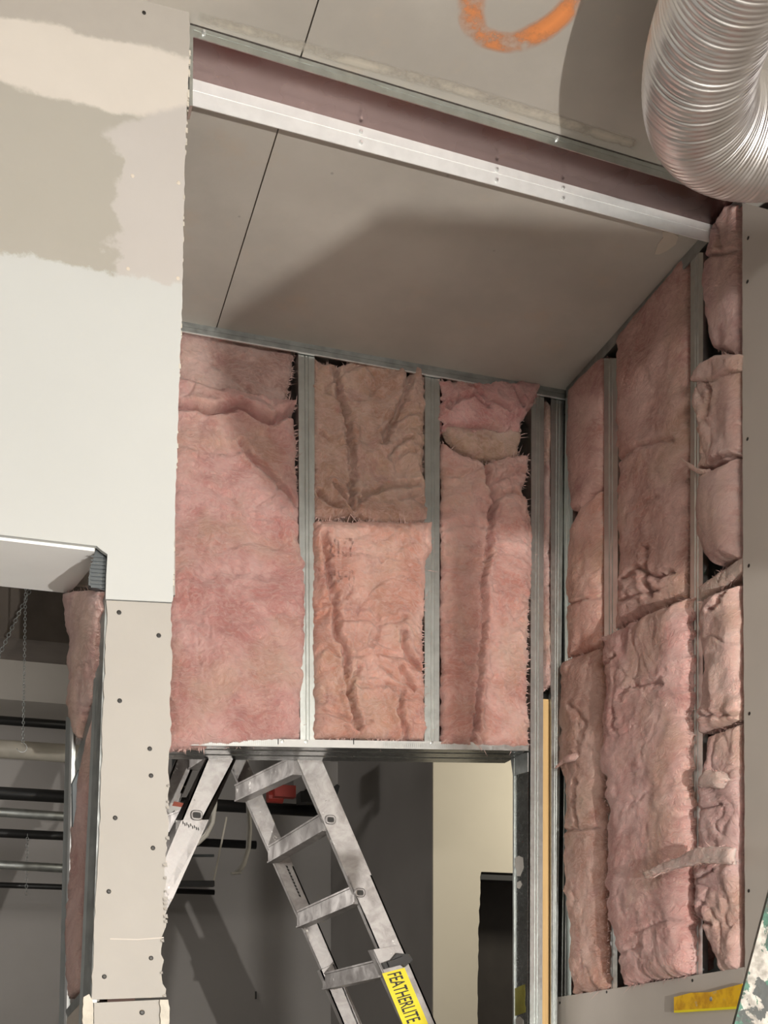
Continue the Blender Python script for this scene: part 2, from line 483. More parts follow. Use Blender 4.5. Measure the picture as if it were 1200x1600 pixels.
def jag(pts, amp, step=9.0):
    out = []
    for (x0, y0), (x1, y1) in zip(pts[:-1], pts[1:]):
        L = math.hypot(x1 - x0, y1 - y0); n = max(1, int(L / step))
        for i in range(n):
            f = i / n; out.append((x0 + (x1 - x0) * f + random.uniform(-amp, amp), y0 + (y1 - y0) * f))
    out.append(pts[-1]); return out


zs = atY(0, 840, YL).z
edge = jag([(296, 19), (297, 60), (295, 120), (291, 190), (289, 260), (287, 350), (285, 450), (283, 520), (279, 620), (276, 720), (273, 830), (270, 938)], .9)
low = [(268, 941), (165, 936), (166, 900), (168, 866), (158, 859), (151, 853)]
poly = [Vector((-1.6, YL, CEIL - .004))] + [atY(x, y, YL) for x, y in edge + low] + [Vector((-1.6, YL, zs))]
up = MB().prism(poly, (0, T, 0)).build('drywall_panel', M['dry_left'], wl)
up['label'] = 'upper board with wide bands of joint compound'
# soffit of the opening with a torn corner
sof = [Vector((-1.6, YL + T, zs))] + [atZ(x, y, zs) for x, y in jag([(150, 853), (147, 872), (141, 890), (130, 903), (122, 912), (112, 922), (106, 927)], .8, 5)] + [Vector((-1.6, 2.715, zs))]
sof = [Vector((q.x, max(q.y, YL + T), zs)) for q in sof]
MB().prism(sof, (0, 0, T)).build('soffit_panel', M['soffit'], wl)
# strip beside the opening
ledge = jag([(143, 1562), (147, 1450), (155, 1330), (160, 1140), (164, 1040), (167, 960), (166, 938)], 1.2, 12)
redge = jag([(268, 943), (267, 1100), (265, 1180), (262, 1250), (262, 1310), (257, 1350), (259, 1400), (259, 1440), (253, 1465), (254, 1500), (251, 1530), (258, 1545), (258, 1558)], 2.2, 8)
st = MB().prism([atY(x, y, YL) for x, y in ledge + redge], (0, T, 0)).build('drywall_panel', M['dry'], wl)
MB().prism([atY(x, y, YL) for x, y in [(147, 1567), (251, 1562), (252, 1660), (147, 1660)]], (0, T, 0)).build('drywall_panel', M['dry'], wl)
for pts in ([(130, 1558), (140, 1553), (146, 1566), (147, 1660), (128, 1660)], [(250, 1562), (262, 1562), (265, 1575), (263, 1660), (252, 1660)]):
    MB().prism([atY(x, y, YL - .006) for x, y in jag(pts + pts[:1], 1.0, 6)[:-1]], (0, .03, 0)).build('torn_board_edge', M['gyp_core'], wl)
MB().prism([atY(x, y, YL - .001) for x, y in [(172, 1466), (215, 1467), (256, 1464), (256, 1466), (215, 1469), (172, 1468)]], (0, .0009, 0)).build('pencil_line', M['dry_grey'], wl)
# rough paper tear along the free end
mb = MB()
for i in range(46):
    y = random.choice([random.uniform(60, 240), random.uniform(250, 930)]); x = np.interp(y, [19, 120, 260, 520, 830, 938], [297, 296, 289, 283, 273, 270])
    p = atY(x, y, YL + random.uniform(0, T)); s_ = random.uniform(.0010, .0028)
    mb.box(p - Vector((s_, s_ * .6, s_ * 2)), p + Vector((s_ * .7, s_ * .6, s_ * 2)))
tag(mb.build('paper_shreds', M['gyp_core'], wl), kind='stuff')
mb = MB()
for y in (1228, 1253, 1262, 1310, 1352, 1372, 1393, 1405, 1412, 1420, 1432, 1440, 1470, 1520, 1556):
    x = np.interp(y, [943, 1180, 1250, 1310, 1350, 1440, 1465, 1530, 1560], [268, 265, 262, 262, 258, 259, 254, 252, 258])
    p = atY(x, y, YL - .001); s_ = random.uniform(.0018, .0038)
    mb.add([p + Vector((-s_ * 1.6, 0, s_)), p + Vector((s_, -.002, s_ * 1.5)), p + Vector((s_ * 1.5, .002, -s_)), p + Vector((-s_, -.004, -s_)), p + Vector((0, .008, 0))],
           [(0, 1, 2, 3), (0, 4, 1), (1, 4, 2), (2, 4, 3), (3, 4, 0)])
tag(mb.build('paper_shreds', M['dry'], wl), kind='stuff')
# back board, end stud, framing
MB().box((-1.6, 2.70, zs + .02), (.375, 2.7127, CEIL - .004)).build('drywall_panel', M['dry'], wl)
b0 = atY(294, 300, 2.455).x
MB().prism([atY(x, y, 2.4485) for x, y in [(270, 30), (293, 36), (262, 938), (240, 936)]], (0, .04, 0)).build('end_stud', M['zinc'], wl)
p = [atY(x, y, 2.449) for x, y in [(296, 38), (302, 42), (301, 165), (296, 165)]]
MB().prism(p, (0, .04, 0)).build('track_end', M['zinc'], wl)
MB().box((.205, 2.449, 0), (.26, 2.70, 2.53)).build('post_core', M['sheath'], wl)
MB().box((-1.6, 2.4485, 0), (-.35, 2.70, zs - .001)).build('return_pier', M['dry'], wl)

scr_cache = {}


def screw(p, n, parent, r=.0055, mat='screw'):
    n = Vector(n).normalized(); p = Vector(p)
    key = (tuple(round(c, 2) for c in n), r, mat)
    if key not in scr_cache:
        o = MB().tube([n * -.003, n * .0006, n * .0012], [r, r, r * .6], 10).build('screw', M[mat], None)
        scr_cache[key] = o.data
    else:
        o = bpy.data.objects.new('screw', scr_cache[key]); COL.objects.link(o)
    o.parent = parent; o.location = p - worldloc(parent)
    return o


for x, y in [(186, 957), (248, 993), (187, 1095), (234, 1170), (236, 1212), (180, 1278), (239, 1325), (170, 1393), (236, 1497), (163, 1526)]:
    screw(atY(x, y, YL), (0, -1, 0), st, .0048)
screw(atY(222, 1582, YL), (0, -1, 0), wl)
screw(atY(225, 20, YL), (0, -1, 0), up, .004)
for x, y in [(207, 275), (279, 286), (200, 420), (278, 435)]:
    screw(atY(x, y, YL), (0, -1, 0), up, .004, 'plaster')

# jamb of the opening: near stud, far stud, plate, strap
def jq(px0, y0, Y): return atY(px0, y0, Y)
def vstrip(name, top, bot, mat, parent=wl, thick=(.012, 0, 0)):
    """top/bot = ((px,Y),(px,Y)) at image rows; a sheet facing the opening"""
    (ya, a1, a2), (yb, b1, b2) = top, bot
    q = [jq(a1[0], ya, a1[1]), jq(a2[0], ya, a2[1]), jq(b2[0], yb, b2[1]), jq(b1[0], yb, b1[1])]
    return MB().prism(q, thick).build(name, mat, parent)


vstrip('near_stud', (905, (157, 2.487), (166, 2.449)), (1640, (126, 2.487), (139, 2.449)), M['zinc_dull'])
vstrip('near_stud_lip', (925, (152, 2.500), (157, 2.487)), (1640, (121, 2.500), (126, 2.487)), M['zinc'], thick=(.004, 0, 0))
vstrip('far_stud', (1120, (103, 2.715), (110, 2.685)), (1640, (91, 2.715), (99, 2.685)), M['zinc'])
vstrip('far_stud_lip', (1120, (110, 2.685), (113, 2.670)), (1640, (99, 2.685), (103, 2.670)), M['zinc_bright'], thick=(.004, 0, 0))
pp = [jq(100, 1596, 2.70), jq(103, 1578, 2.672), jq(131, 1544, 2.50), jq(131, 1560, 2.49)]
MB().prism(pp, (.03, 0, 0)).build('bottom_plate', M['zinc_dull'], wl)
pp = [jq(96, 1640, 2.714), jq(100, 1592, 2.70), jq(133, 1553, 2.49), jq(133, 1640, 2.47)]
MB().prism(pp, (.03, 0, 0)).build('jamb_board', M['dry_grey'], wl)
pp = [jq(117, 1190, 2.672), jq(150, 1078, 2.49), jq(148, 1128, 2.492), jq(121, 1216, 2.66)]
MB().prism(pp, (.004, 0, 0)).build('brace_strap', M['zinc_dull'], wl)
pp = [jq(x, y, 2.60) for x, y in [(121, 1203), (127, 1202), (127, 1214), (121, 1238), (115, 1272), (112, 1292), (111, 1225)]]
MB().prism(pp, (.003, -.001, 0)).build('torn_membrane', M['darkmetal'], wl)
# torn track end in the corner of the opening
pp = [atY(x, y, 2.455) for x, y in jag([(151, 853), (168, 865), (167, 925), (160, 922), (138, 914), (140, 890), (146, 872)], .8, 6)]
tt = MB().prism(pp, (0, .02, 0)).build('torn_track_end', M['darkmetal'], wl)
for k in range(9):
    y = 868 + k * 6
    MB().hexa([atY(142, y, 2.4545), atY(165, y + 1.5, 2.4545), atY(165, y + 3.5, 2.4545), atY(142, y + 2, 2.4545)],
              [atY(142, y, 2.4525), atY(165, y + 1.5, 2.4525), atY(165, y + 3.5, 2.4525), atY(142, y + 2, 2.4525)]).build('rib', M['darkmetal'], tt)

# ------------------------------------------------------------------ back wall
wb = thing('wall_back', (.9, YB, 0), kind='structure')
zh0 = atY(268, 1163, YB); zh1 = atY(828, 1172, YB)


def bstud(name, tl, tr, yt, bl, br, yb, mat='zinc', Y=YB, D=.092, parent=wb, web_right=False):
    return stud(name, atY(bl, yb, Y), atY(br, yb, Y), atY(tl, yt, Y), atY(tr, yt, Y), (0, D, 0), M[mat], parent, web_right)


bstud('steel_stud', 236, 256, 512, 236, 256, 1156)
bstud('steel_stud', 467, 490, 548, 470, 491, 1158)
bstud('steel_stud', 665, 686, 580, 664, 685, 1160)
bstud('steel_stud', 831, 849, 606, 828, 846, 1660)
bstud('steel_stud', 862, 881, 612, 861, 869, 1660, web_right=True)
# top track: leg with a bright lower lip
a, b_ = atZ(262, 497, CEIL), atZ(890, 602, CEIL)
a = Vector((.42, YB, CEIL)); b_ = Vector((XR, YB, CEIL))
tt_ = strip_down(MB(), a + Vector((0, -.008, 0)), b_ + Vector((0, -.008, 0)), .030, .030, (0, 1, 0)).build('top_track', M['zinc_dull'], wb)
MB().box((.42, YB - .011, CEIL - .0325), (XR, YB - .006, CEIL - .0295)).build('track_lip', M['zinc_bright'], tt_)
# header track over the doorway (front leg, underside web with ribs, back leg)
hd = thing('header_track', zh0, label=None); hd.parent = wb; hd.location = zh0 - worldloc(wb)
hl0, hr0 = atY(262, 1152, YB - .004), atY(826, 1161, YB - .004)
hl1, hr1 = atY(262, 1164, YB - .004), atY(826, 1173, YB - .004)
split = (716 - 262) / (826 - 262)
ms0, ms1 = hl0.lerp(hr0, split), hl1.lerp(hr1, split)
MB().prism([hl0, ms0, ms1, hl1], (0, .004, 0)).build('front_leg', M['dull_leg'], hd)
MB().prism([ms0, hr0, hr1, ms1], (0, .003, 0)).build('front_leg', M['zinc'], hd)
def und(px, py, f):    # point on the underside, f = 0 front .. 1 back
    base = atY(px, py, YB - .004); return base + Vector((0, .19 * f, 0))
prof = [(0, 0), (.22, 0), (.27, .006), (.32, 0), (.6, 0), (.65, .006), (.70, 0), (1, 0)]
v = []; fs = []
for f, dz in prof: v += [und(262, 1164, f) + Vector((0, 0, dz)), und(826, 1173, f) + Vector((0, 0, dz))]
k = len(v); v += [q + Vector((0, 0, .003)) for q in v]
for i in range(len(prof) - 1):
    fs += [(2 * i, 2 * i + 2, 2 * i + 3, 2 * i + 1), (k + 2 * i, k + 2 * i + 1, k + 2 * i + 3, k + 2 * i + 2)]
mk('web', v, fs, M['zinc_head'], hd)
MB().prism([und(262, 1164, 1), und(826, 1173, 1), und(826, 1173, 1) + Vector((0, 0, .03)), und(262, 1164, 1) + Vector((0, 0, .03))], (0, .003, 0)).build('back_leg', M['zinc'], hd)
for x in (441, 478, 675, 706):
    screw(atY(x, 1158 + (x - 441) * .012, YB - .004), (0, -1, 0), hd, .0055, 'zinc')
mb = MB()   # stamped ruler-like knurling on the front leg
for x0, x1 in ((272, 432), (600, 712)):
    x = x0
    while x < x1:
        y = 1153 + (x - 262) * .016
        mb.hexa([atY(x, y + 9, YB - .0042), atY(x + 1, y + 9, YB - .0042), atY(x + 1, y + 9, YB - .006), atY(x, y + 9, YB - .006)],
                [atY(x, y + 1, YB - .0042), atY(x + 1, y + 1, YB - .0042), atY(x + 1, y + 1, YB - .006), atY(x, y + 1, YB - .006)]); x += 3.2
tag(mb.build('knurling', M['zinc'], hd), kind='stuff')
for x in (434, 552):
    MB().box(atY(x, 1163, YB - .0052), atY(x + 1.2, 1154, YB - .004)).build('stamped_line', M['screw'], hd)
# door jamb: the web of the jamb stud turned to the opening, with punched holes
XJ = atY(826, 1400, YB).x
def jx(px, py): return atX(px, py, XJ - .001)
js = thing('jamb_stud', atX(812, 1600, XJ)); js.parent = wb; js.location = Vector((XJ, 3.58, 0)) - worldloc(wb)
MB().box((XJ - .002, YB + .002, 0), (XJ, 3.628, atX(812, 1182, XJ).z)).build('web', M['zinc_jamb'], js)
MB().box((XJ - .006, 3.622, 0), (XJ - .002, 3.632, atX(812, 1182, XJ).z)).build('lip', M['zinc'], js)
for pts in ([(806, 1340), (811, 1337), (817, 1340), (818, 1356), (813, 1369), (808, 1369), (807, 1358), (804, 1352)], [(808, 1379), (813, 1376), (816, 1382), (812, 1389), (808, 1387)], [(806, 1592), (812, 1588), (818, 1594), (818, 1604), (806, 1604)]):
    MB().prism([atX(x, y, XJ - .0022) for x, y in pts], (-.001, 0, 0)).build('punched_hole', M['dry'], js)
MB().prism([atX(x, y, XJ - .0022) for x, y in jag([(803, 1545), (820, 1538), (821, 1582), (803, 1588), (803, 1545)], .8, 6)[:-1]], (-.0006, 0, 0)).build('olive_patch', M['olive'], js)  # olive patch on the jamb web
MB().prism([jx(799, 1182), jx(826, 1176), jx(826, 1206), jx(803, 1212)], (-.004, 0, 0)).build('corner_clip', M['zinc_dull'], js)
# backing boards and solid parts of the wall
MB().box((.43, 3.645, zh1.z + .035), (1.62, 3.66, CEIL - .002)).build('sheathing_panel', M['sheath'], wb)
MB().box((1.635, 3.645, 0), (1.93, 3.66, CEIL - .002)).build('sheathing_panel', M['sheath'], wb)

ws = MB().prism([atY(x, y, 3.545) for x, y in [(847, 1092), (859, 1093), (858, 1660), (845, 1660)]], (0, .035, 0)).build('wooden_batten', M['wood'])
tag(ws, 'narrow pale pine batten standing in the corner framing', 'batten')

# ------------------------------------------------------------------ right wall
wr = thing('wall_right', (XR, 2.6, 0), kind='structure')


def rstud(name, tl, tr, yt, bl, br, yb, mat='zinc', X=XR, D=.092):
    return stud(name, atX(bl, yb, X), atX(br, yb, X), atX(tl, yt, X), atX(tr, yt, X), (D, 0, 0), M[mat], wr, False)


rstud('steel_stud', 886, 897, 622, 871, 893, 1660)
rstud('steel_stud', 946, 966, 560, 947, 965, 1640)
rstud('steel_stud', 1081, 1099, 395, 1080, 1098, 1640)
MB().box((XR - .004, 1.2, CEIL - .034), (XR, 3.50, CEIL)).build('top_track', M['zinc_dull'], wr)
MB().box((1.875, 1.0, 0), (1.89, 3.64, CEIL - .002)).build('sheathing_panel', M['sheath'], wr)
XD = XR - .0145
e0 = [atX(x, y, XD) for x, y in jag([(1160, 317), (1160, 600), (1161, 900), (1163, 1200), (1164, 1516), (1166, 1700)], .5, 14)]
poly = [atX(1200, 331, XD)] + e0
yb_ = e0[-1].z
poly = [Vector((XD, .55, 2.7)), atX(1235, 350, XD), atX(1195, 326, XD)] + e0 + [Vector((XD, e0[-1].y, .02)), Vector((XD, .55, .02))]
pr = MB().prism(poly, (.0127, 0, 0)).build('drywall_panel', M['dry_grey'], wr)
e1 = jag([(866, 1559), (1000, 1538), (1163, 1511)], .5, 12)
poly = [atX(x, y, XD) for x, y in e1]
poly += [Vector((XD, poly[-1].y, .02)), Vector((XD, poly[0].y, .02))]
pr2 = MB().prism(poly, (.0127, 0, 0)).build('drywall_panel', M['dry_grey'], wr)
for x, y in [(1169, 372), (1168, 440), (1168, 686), (1170, 884), (1171, 1115), (1170, 1392)]: screw(atX(x, y, XD), (-1, 0, 0), pr, .0045)
for x, y in [(948, 1550), (1082, 1532), (875, 1567)]: screw(atX(x, y, XD), (-1, 0, 0), pr2, .0045)

# ------------------------------------------------------------------ rooms beyond the openings
wf = MB().box((-3.2, 7.0, 0), (5.0, 7.1, CEIL)).build('wall_far', M['grey_wall']); tag(wf, kind='structure')
wc = thing('wall_far_right', (1.92, 5.2, 0), kind='structure')
xl = atY(677, 1400, 5.2).x
hz = atY(752, 1362, 5.2)
hole = [atY(x, y, 5.2) for x, y in jag([(751, 1362), (750, 1395), (748, 1450), (747, 1520), (746, 1600), (744, 1680)], .9, 8)]
pl_ = [Vector((xl, 5.2, 0)), Vector((xl, 5.2, CEIL)), Vector((4.6, 5.2, CEIL)), Vector((4.6, 5.2, hz.z)), Vector((hz.x, 5.2, hz.z))] + hole[1:] + [Vector((hole[-1].x, 5.2, 0))]
MB().prism(pl_, (0, .0127, 0)).build('drywall_panel', M['cream'], wc)
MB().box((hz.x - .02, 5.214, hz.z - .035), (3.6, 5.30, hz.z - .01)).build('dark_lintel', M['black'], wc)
MB().box((hz.x - .1, 5.6, 0), (3.6, 5.65, hz.z + .3)).build('shade_backing', M['dark'], wc)  # dark sheet stands in for the unlit room behind the hole
MB().box((hz.x - .14, 5.214, 0), (hz.x - .1, 5.65, hz.z + .3)).build('shade_side', M['dark'], wc)
MB().box((xl, 5.214, 0), (xl + .1, 6.99, CEIL)).build('side_board', M['grey_wall'], wc)


def hpipe(name, y0, y1, Y, mat, label, cat, x0=-1.2, pxr=None, group=None, slope=0.0, rough=None, seg=1):
    a_ = atY(50, y0, Y); b2 = atY(50, y1, Y); r = abs(a_.z - b2.z) / 2; z = (a_.z + b2.z) / 2
    x1 = atY(pxr, (y0 + y1) / 2, Y).x if pxr else 1.1
    o = MB().tube([(x0, Y, z + slope * (x0)), (x1, Y, z + slope * x1)], r, 16).build(name, M[mat], None, True)
    return tag(o, label, cat, group)


pipes = 'pipes running below the ceiling of the far room'
hpipe('pipe', 1122, 1136, 6.3, 'blackpipe', 'thin black pipe just above the white pipe', 'pipe', pxr=250, group=pipes)
hpipe('pipe', 1159, 1188, 5.6, 'whitepipe', 'thick white pipe seen through the left opening', 'pipe', pxr=250, group=pipes)
bp = hpipe('pipe', 1232, 1252, 6.2, 'blackpipe', 'thick black pipe below the white pipe, reaching past the ladder', 'pipe', pxr=526, group=pipes)
hpipe('pipe', 1264, 1279, 5.5, 'zinc_dull', 'silvery conduit between the two thick black pipes', 'pipe', pxr=250, group=pipes, slope=-.02)
hpipe('pipe', 1297, 1311, 6.4, 'blackpipe', 'lower black pipe crossing behind the ladder', 'pipe', pxr=400, group=pipes)
hpipe('pipe', 1346, 1360, 5.6, 'zinc_dull', 'lowest silvery conduit seen through the left opening', 'pipe', pxr=250, group=pipes, slope=-.02)
hpipe('pipe', 1380, 1389, 6.8, 'blackpipe', 'thin black pipe lying along the top of the grey wall', 'pipe', pxr=335, group=pipes)
# valve on the black pipe
vz = atY(435, 1240, 6.0)
vt = thing('pipe_valve', vz, label='small red valve on the black pipe behind the ladder', cat='valve')
MB().tube([vz + Vector((-.04, .08, 0)), vz + Vector((.04, .08, 0))], .035, 12).build('valve_body', M['red'], vt)
MB().box(vz + Vector((-.02, -.01, -.015)), vz + Vector((.09, .05, .045))).build('handle', M['red'], vt)
# elbow of the duct at its end
e_ = atY(500, 1225, 6.1)
ed = thing('duct_end', e_, label='pale grey duct end with black underside right of the ladder top', cat='duct')
MB().prism([atY(x, y, 6.0) for x, y in [(480, 1190), (528, 1190), (528, 1228), (512, 1232), (500, 1232), (480, 1232)]], (0, .3, 0)).build('duct_body', M['grey_wall'], ed)
MB().prism([atY(x, y, 5.99) for x, y in [(470, 1236), (516, 1233), (527, 1225), (531, 1228), (527, 1242), (518, 1252), (470, 1253)]], (0, .1, 0)).build('black_lining', M['blackpipe'], ed)
# concrete beam, pale bulkhead and shelf of the space at left
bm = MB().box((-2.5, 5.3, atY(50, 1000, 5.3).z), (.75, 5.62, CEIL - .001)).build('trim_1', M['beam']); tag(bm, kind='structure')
bm = MB().box((-2.5, 6.5, atY(50, 1096, 6.5).z), (1.0, 6.98, CEIL - .001)).build('trim_2', M['dry']); tag(bm, kind='structure')
hb0 = atY(300, 1330, 6.0)
hb = thing('cable_tray', hb0, label='dark cable tray hanging under the lower black pipe beside the ladder', cat='tray')
MB().bar(atY(333, 1296, 6.4) - Vector((0, .4, 0)), atY(333, 1382, 6.0), .008, .008, (1, 0, 0)).build('hanger_rod', M['whitepipe'], hb)
MB().bar(atY(268, 1381, 6.0), atY(334, 1381, 6.0), .05, .028).build('bottom_rail', M['blackpipe'], hb)
MB().bar(atY(268, 1337, 6.0), atY(334, 1337, 6.0), .02, .012).build('top_rail', M['darkmetal'], hb)
MB().bar(Vector((atY(272, 1336, 6.0).x, 6.0, CEIL)), atY(272, 1382, 6.0), .02, .02, (1, 0, 0)).build('hanger_rod', M['darkmetal'], hb)
gw = MB().prism([atY(x, y, 6.985) for x, y in [(399, 1549), (401, 1549), (401, 1561), (399, 1561)]], (0, .01, 0)).build('wall_slot', M['black'], wf)


def chain(p0, p1, n, r, label, hook=False):
    t = thing('chain', p1, label=label, cat='chain', group='chains hanging in the far room')
    mb = MB(); p0 = Vector(p0); p1 = Vector(p1); d = (p1 - p0).normalized(); ref = Vector((0, 1, 0)); a = d.cross(ref).normalized(); b = d.cross(a)
    L = (p1 - p0).length / n
    for i in range(n):
        c = p0.lerp(p1, (i + .5) / n); s = a if i % 2 else b
        pts = [c + d * (math.cos(q) * L * .62) + s * (math.sin(q) * L * .38) for q in [2 * math.pi * k / 10 for k in range(11)]]
        mb.tube(pts, r, 5, False)
    mb.build('links', M['zinc_dull'], t, True)
    if hook:
        h = MB().tube([p1 + Vector((math.sin(q) * .02 - .005, 0, -.02 + math.cos(q) * .02)) for q in [k * .5 for k in range(10)]], r * 1.3, 6)
        h.build('hook', M['zinc_bright'], t, True)
    return t


_t = atY(36, 1160, 5.0); chain((_t.x + .015, 5.0, CEIL), _t, 76, .0015, 'long steel chain with a hook hanging before the white pipe', True)
chain(atY(26, 985, 5.25) + Vector((.06, 0, .19)), atY(-30, 1085, 5.25), 30, .0018, 'dark chain slanting down to the left edge of the picture')
chain(atY(43, 1303, 6.36), atY(41, 1398, 6.36), 18, .0012, 'thin short chain hanging before the lowest conduit')

# white cable hanging behind the ladder
p_ = [atY(x, y, 5.0) for x, y in [(380, 750), (384, 1190), (388, 1250), (390, 1295), (388, 1325), (381, 1350), (370, 1364)]]
p_[0].z = CEIL
wcab = thing('hanging_cable', p_[0], label='white cable with a flat end dangling behind the ladder', cat='cable')
MB().tube(p_, .011, 8).build('cord', M['cable'], wcab, True)
MB().bar(atY(361, 1365, 5.0), atY(376, 1364, 5.0), .03, .008).build('flat_end', M['cable'], wcab)

# ------------------------------------------------------------------ ladder
YN, YF = 3.70, 4.22       # near and far side rails
lad = thing('folding_ladder', (atY(560, 1400, YN).x, 3.95, 0), label='worn aluminium folding ladder with a yellow lettered label in the doorway', cat='ladder')


def down(pa, pb, z=0.0):
    f = (z - pa.z) / (pb.z - pa.z); return pa + (pb - pa) * f


def rail(l0, r0, l1, r1, Y, zbot=0.0, th=.028, ztop_extra=True, name='side_rail'):
    """l0,r0 = upper px corners, l1,r1 = lower px corners; channel section, web towards the camera"""
    a, b, c, d = (atY(*q, Y) for q in (l0, r0, l1, r1))
    if zbot is not None: c, d = down(a, c, zbot), down(b, d, zbot)
    mb = MB(); y = Vector((0, 1, 0))
    mb.prism([a, b, d, c], y * .004)
    w = (b - a).normalized() * .006
    mb.prism([a, a + w, c + w, c], y * th)
    mb.prism([b - w, b, d, d - w], y * th)
    return mb.build(name, M['ladder'], lad)


rB = rail((453, 1160), (491, 1160), (641, 1600), (668, 1570), YN)
rA = rail((345, 1160), (374, 1160), (541, 1600), (566, 1600), YF)
rC = rail((334, 1160), (381, 1160), (225, 1420), (243, 1420), YN, 0.0)
rD = rail((285, 1160), (318, 1160), (222, 1330), (245, 1330), YF, 0.0)
# outer sleeves of the lower section
rail((581, 1484), (628, 1476), (634, 1600), (673, 1580), YN - .012, 0.0, .045, name='outer_sleeve')
rail((500, 1516), (522, 1506), (536, 1600), (560, 1600), YF - .012, 0.0, .045, name='outer_sleeve')


def rung(a, b, h=.055, w=.03):
    A_ = atY(*a, YF + .012); B_ = atY(*b, YN + .012)
    mb = MB(); mb.bar(A_, B_, w, h); mb.bar(A_ + Vector((0, 0, h / 2)), B_ + Vector((0, 0, h / 2)), w * 1.25, .006); mb.bar(A_ - Vector((0, 0, h / 2)), B_ - Vector((0, 0, h / 2)), w * 1.25, .006)
    return mb.build('rung', M['ladder'], lad)


rung((374, 1240), (466, 1196)); rung((425, 1336), (512, 1284)); rung((470, 1437), (560, 1398)); rung((510, 1534), (604, 1512))
rung((301, 1190), (345, 1160)); rung((262, 1290), (307, 1274))


def socket(px, py, r, Y, parent):
    c = atY(px, py, Y); pts = []
    for k in range(17):
        a = 2 * math.pi * k / 16; cx, sz = math.cos(a), math.sin(a)
        pts.append(c + Vector((math.copysign(abs(cx) ** .6, cx) * r, -.003, math.copysign(abs(sz) ** .6, sz) * r * .8)))
    MB().tube(pts, .0045, 6, False).build('rung_socket', M['ladder'], parent, True)
    MB().prism(pts[:-1], (0, .002, 0)).build('socket_opening', M['ink'], parent)


for q in ((516, 1281), (562, 1395)): socket(*q, .014, YN - .001, rB)
socket(307, 1274, .015, YN - .001, rC)
# black lock on the sleeve
lk = thing('locking_tab', atY(620, 1500, YN - .03)); lk.parent = lad; lk.location = atY(620, 1500, YN - .03) - worldloc(lad)
MB().prism([atY(x, y, YN - .035) for x, y in [(598, 1505), (612, 1500), (621, 1489), (640, 1491), (645, 1500), (633, 1511), (629, 1507), (602, 1514)]], (0, .022, 0)).build('grip', M['black'], lk)
MB().prism([atY(x, y, YN - .05) for x, y in [(606, 1503), (630, 1494), (637, 1498), (609, 1511)]], (0, .016, 0)).build('lever', M['black'], lk)
# yellow label with lettering
Yl = YN - .0135
LA, LB, LC, LD = atY(597, 1521, Yl), atY(632, 1512, Yl), atY(680, 1626, Yl), atY(645, 1638, Yl)
lb = MB().prism([LA, LB, LC, LD], (0, .001, 0)).build('brand_label', M['label_yellow'], lad)


def text_mesh(s, size=1.0, bold=True):
    cu = bpy.data.curves.new('lettering', 'FONT'); cu.body = s; cu.size = size; cu.offset = .012 if bold else 0
    cu.resolution_u = 3
    o = bpy.data.objects.new('tmp', cu); COL.objects.link(o)
    dg = bpy.context.evaluated_depsgraph_get(); me = bpy.data.meshes.new_from_object(o.evaluated_get(dg))
    vs = [v.co.copy() for v in me.vertices]; fs = [tuple(p.vertices) for p in me.polygons]
    bpy.data.objects.remove(o); bpy.data.meshes.remove(me)
    return vs, fs


vs, fs = text_mesh('FEATHERLITE')
x0 = min(v.x for v in vs); x1 = max(v.x for v in vs); y0 = min(v.y for v in vs); y1 = max(v.y for v in vs)
out = []
for q in vs:
    s_ = .03 + .66 * (q.x - x0) / (x1 - x0); t2 = .82 - .60 * (q.y - y0) / (y1 - y0)
    t2 = 1 - t2
    top = LA.lerp(LB, t2); bot = LD.lerp(LC, t2)
    out.append(top.lerp(bot, s_) + Vector((0, -.0012, 0)))
mk('lettering', out, fs, M['ink'], lb)
# small stickers and pencilled scribbles
def decal(name, pts, Y, mat, parent): return MB().prism([atY(x, y, Y) for x, y in pts], (0, .0008, 0)).build(name, M[mat], parent)
decal('warning_sticker', [(266, 1254), (292, 1259), (284, 1296), (259, 1290)], YF - .0012, 'label_white', lad)
decal('sticker_band', [(272, 1252), (292, 1256), (290, 1262), (269, 1259)], YF - .0022, 'label_red', lad)
decal('sticker_band', [(264, 1280), (282, 1284), (280, 1289), (262, 1285)], YF - .0022, 'label_red', lad)
decal('arrow_mark', [(266, 1271), (273, 1266), (273, 1269), (284, 1271), (283, 1276), (273, 1275), (272, 1278)], YF - .0022, 'ink', lad)
for k in range(9):
    x = 285 + k * 3.0; y = 1284 + k * 1.2 + random.uniform(-2, 2)
    decal('pencil_scribble', [(x, y), (x + 1.3, y - 1), (x + 2.2, y + 3), (x + .8, y + 5)], YN - .0012, 'ink', rC)
for k in range(10):
    x = 446 + k * 2.2; y = 1352 + k * 5; decal('marker_scribble', [(x, y), (x + 3.5, y + 1), (x + 4.6, y + 5), (x + 2, y + 4)], YF - .0012, 'ink', rA)
cabp = [atY(x, y, 3.97) for x, y in [(318, 1170), (328, 1190), (335, 1225), (336, 1255), (332, 1285), (322, 1305), (308, 1318), (292, 1322)]]
cl = MB().tube(cabp, .008, 8).build('coiled_cable', M['cable'], None, True)
tag(cl, 'white cable loop curving beside the ladder leg at left', 'cable')

# ------------------------------------------------------------------ flexible duct
ctrl = [(1.065, .35, 3.455), (1.105, .8, 3.45), (1.145, 1.25, 3.445), (1.19, 1.6, 3.44), (1.235, 1.85, 3.435), (1.285, 2.0, 3.435), (1.36, 2.10, 3.44), (1.47, 2.14, 3.45), (1.60, 2.12, 3.465), (1.73, 2.08, 3.48), (1.86, 2.03, 3.49)]


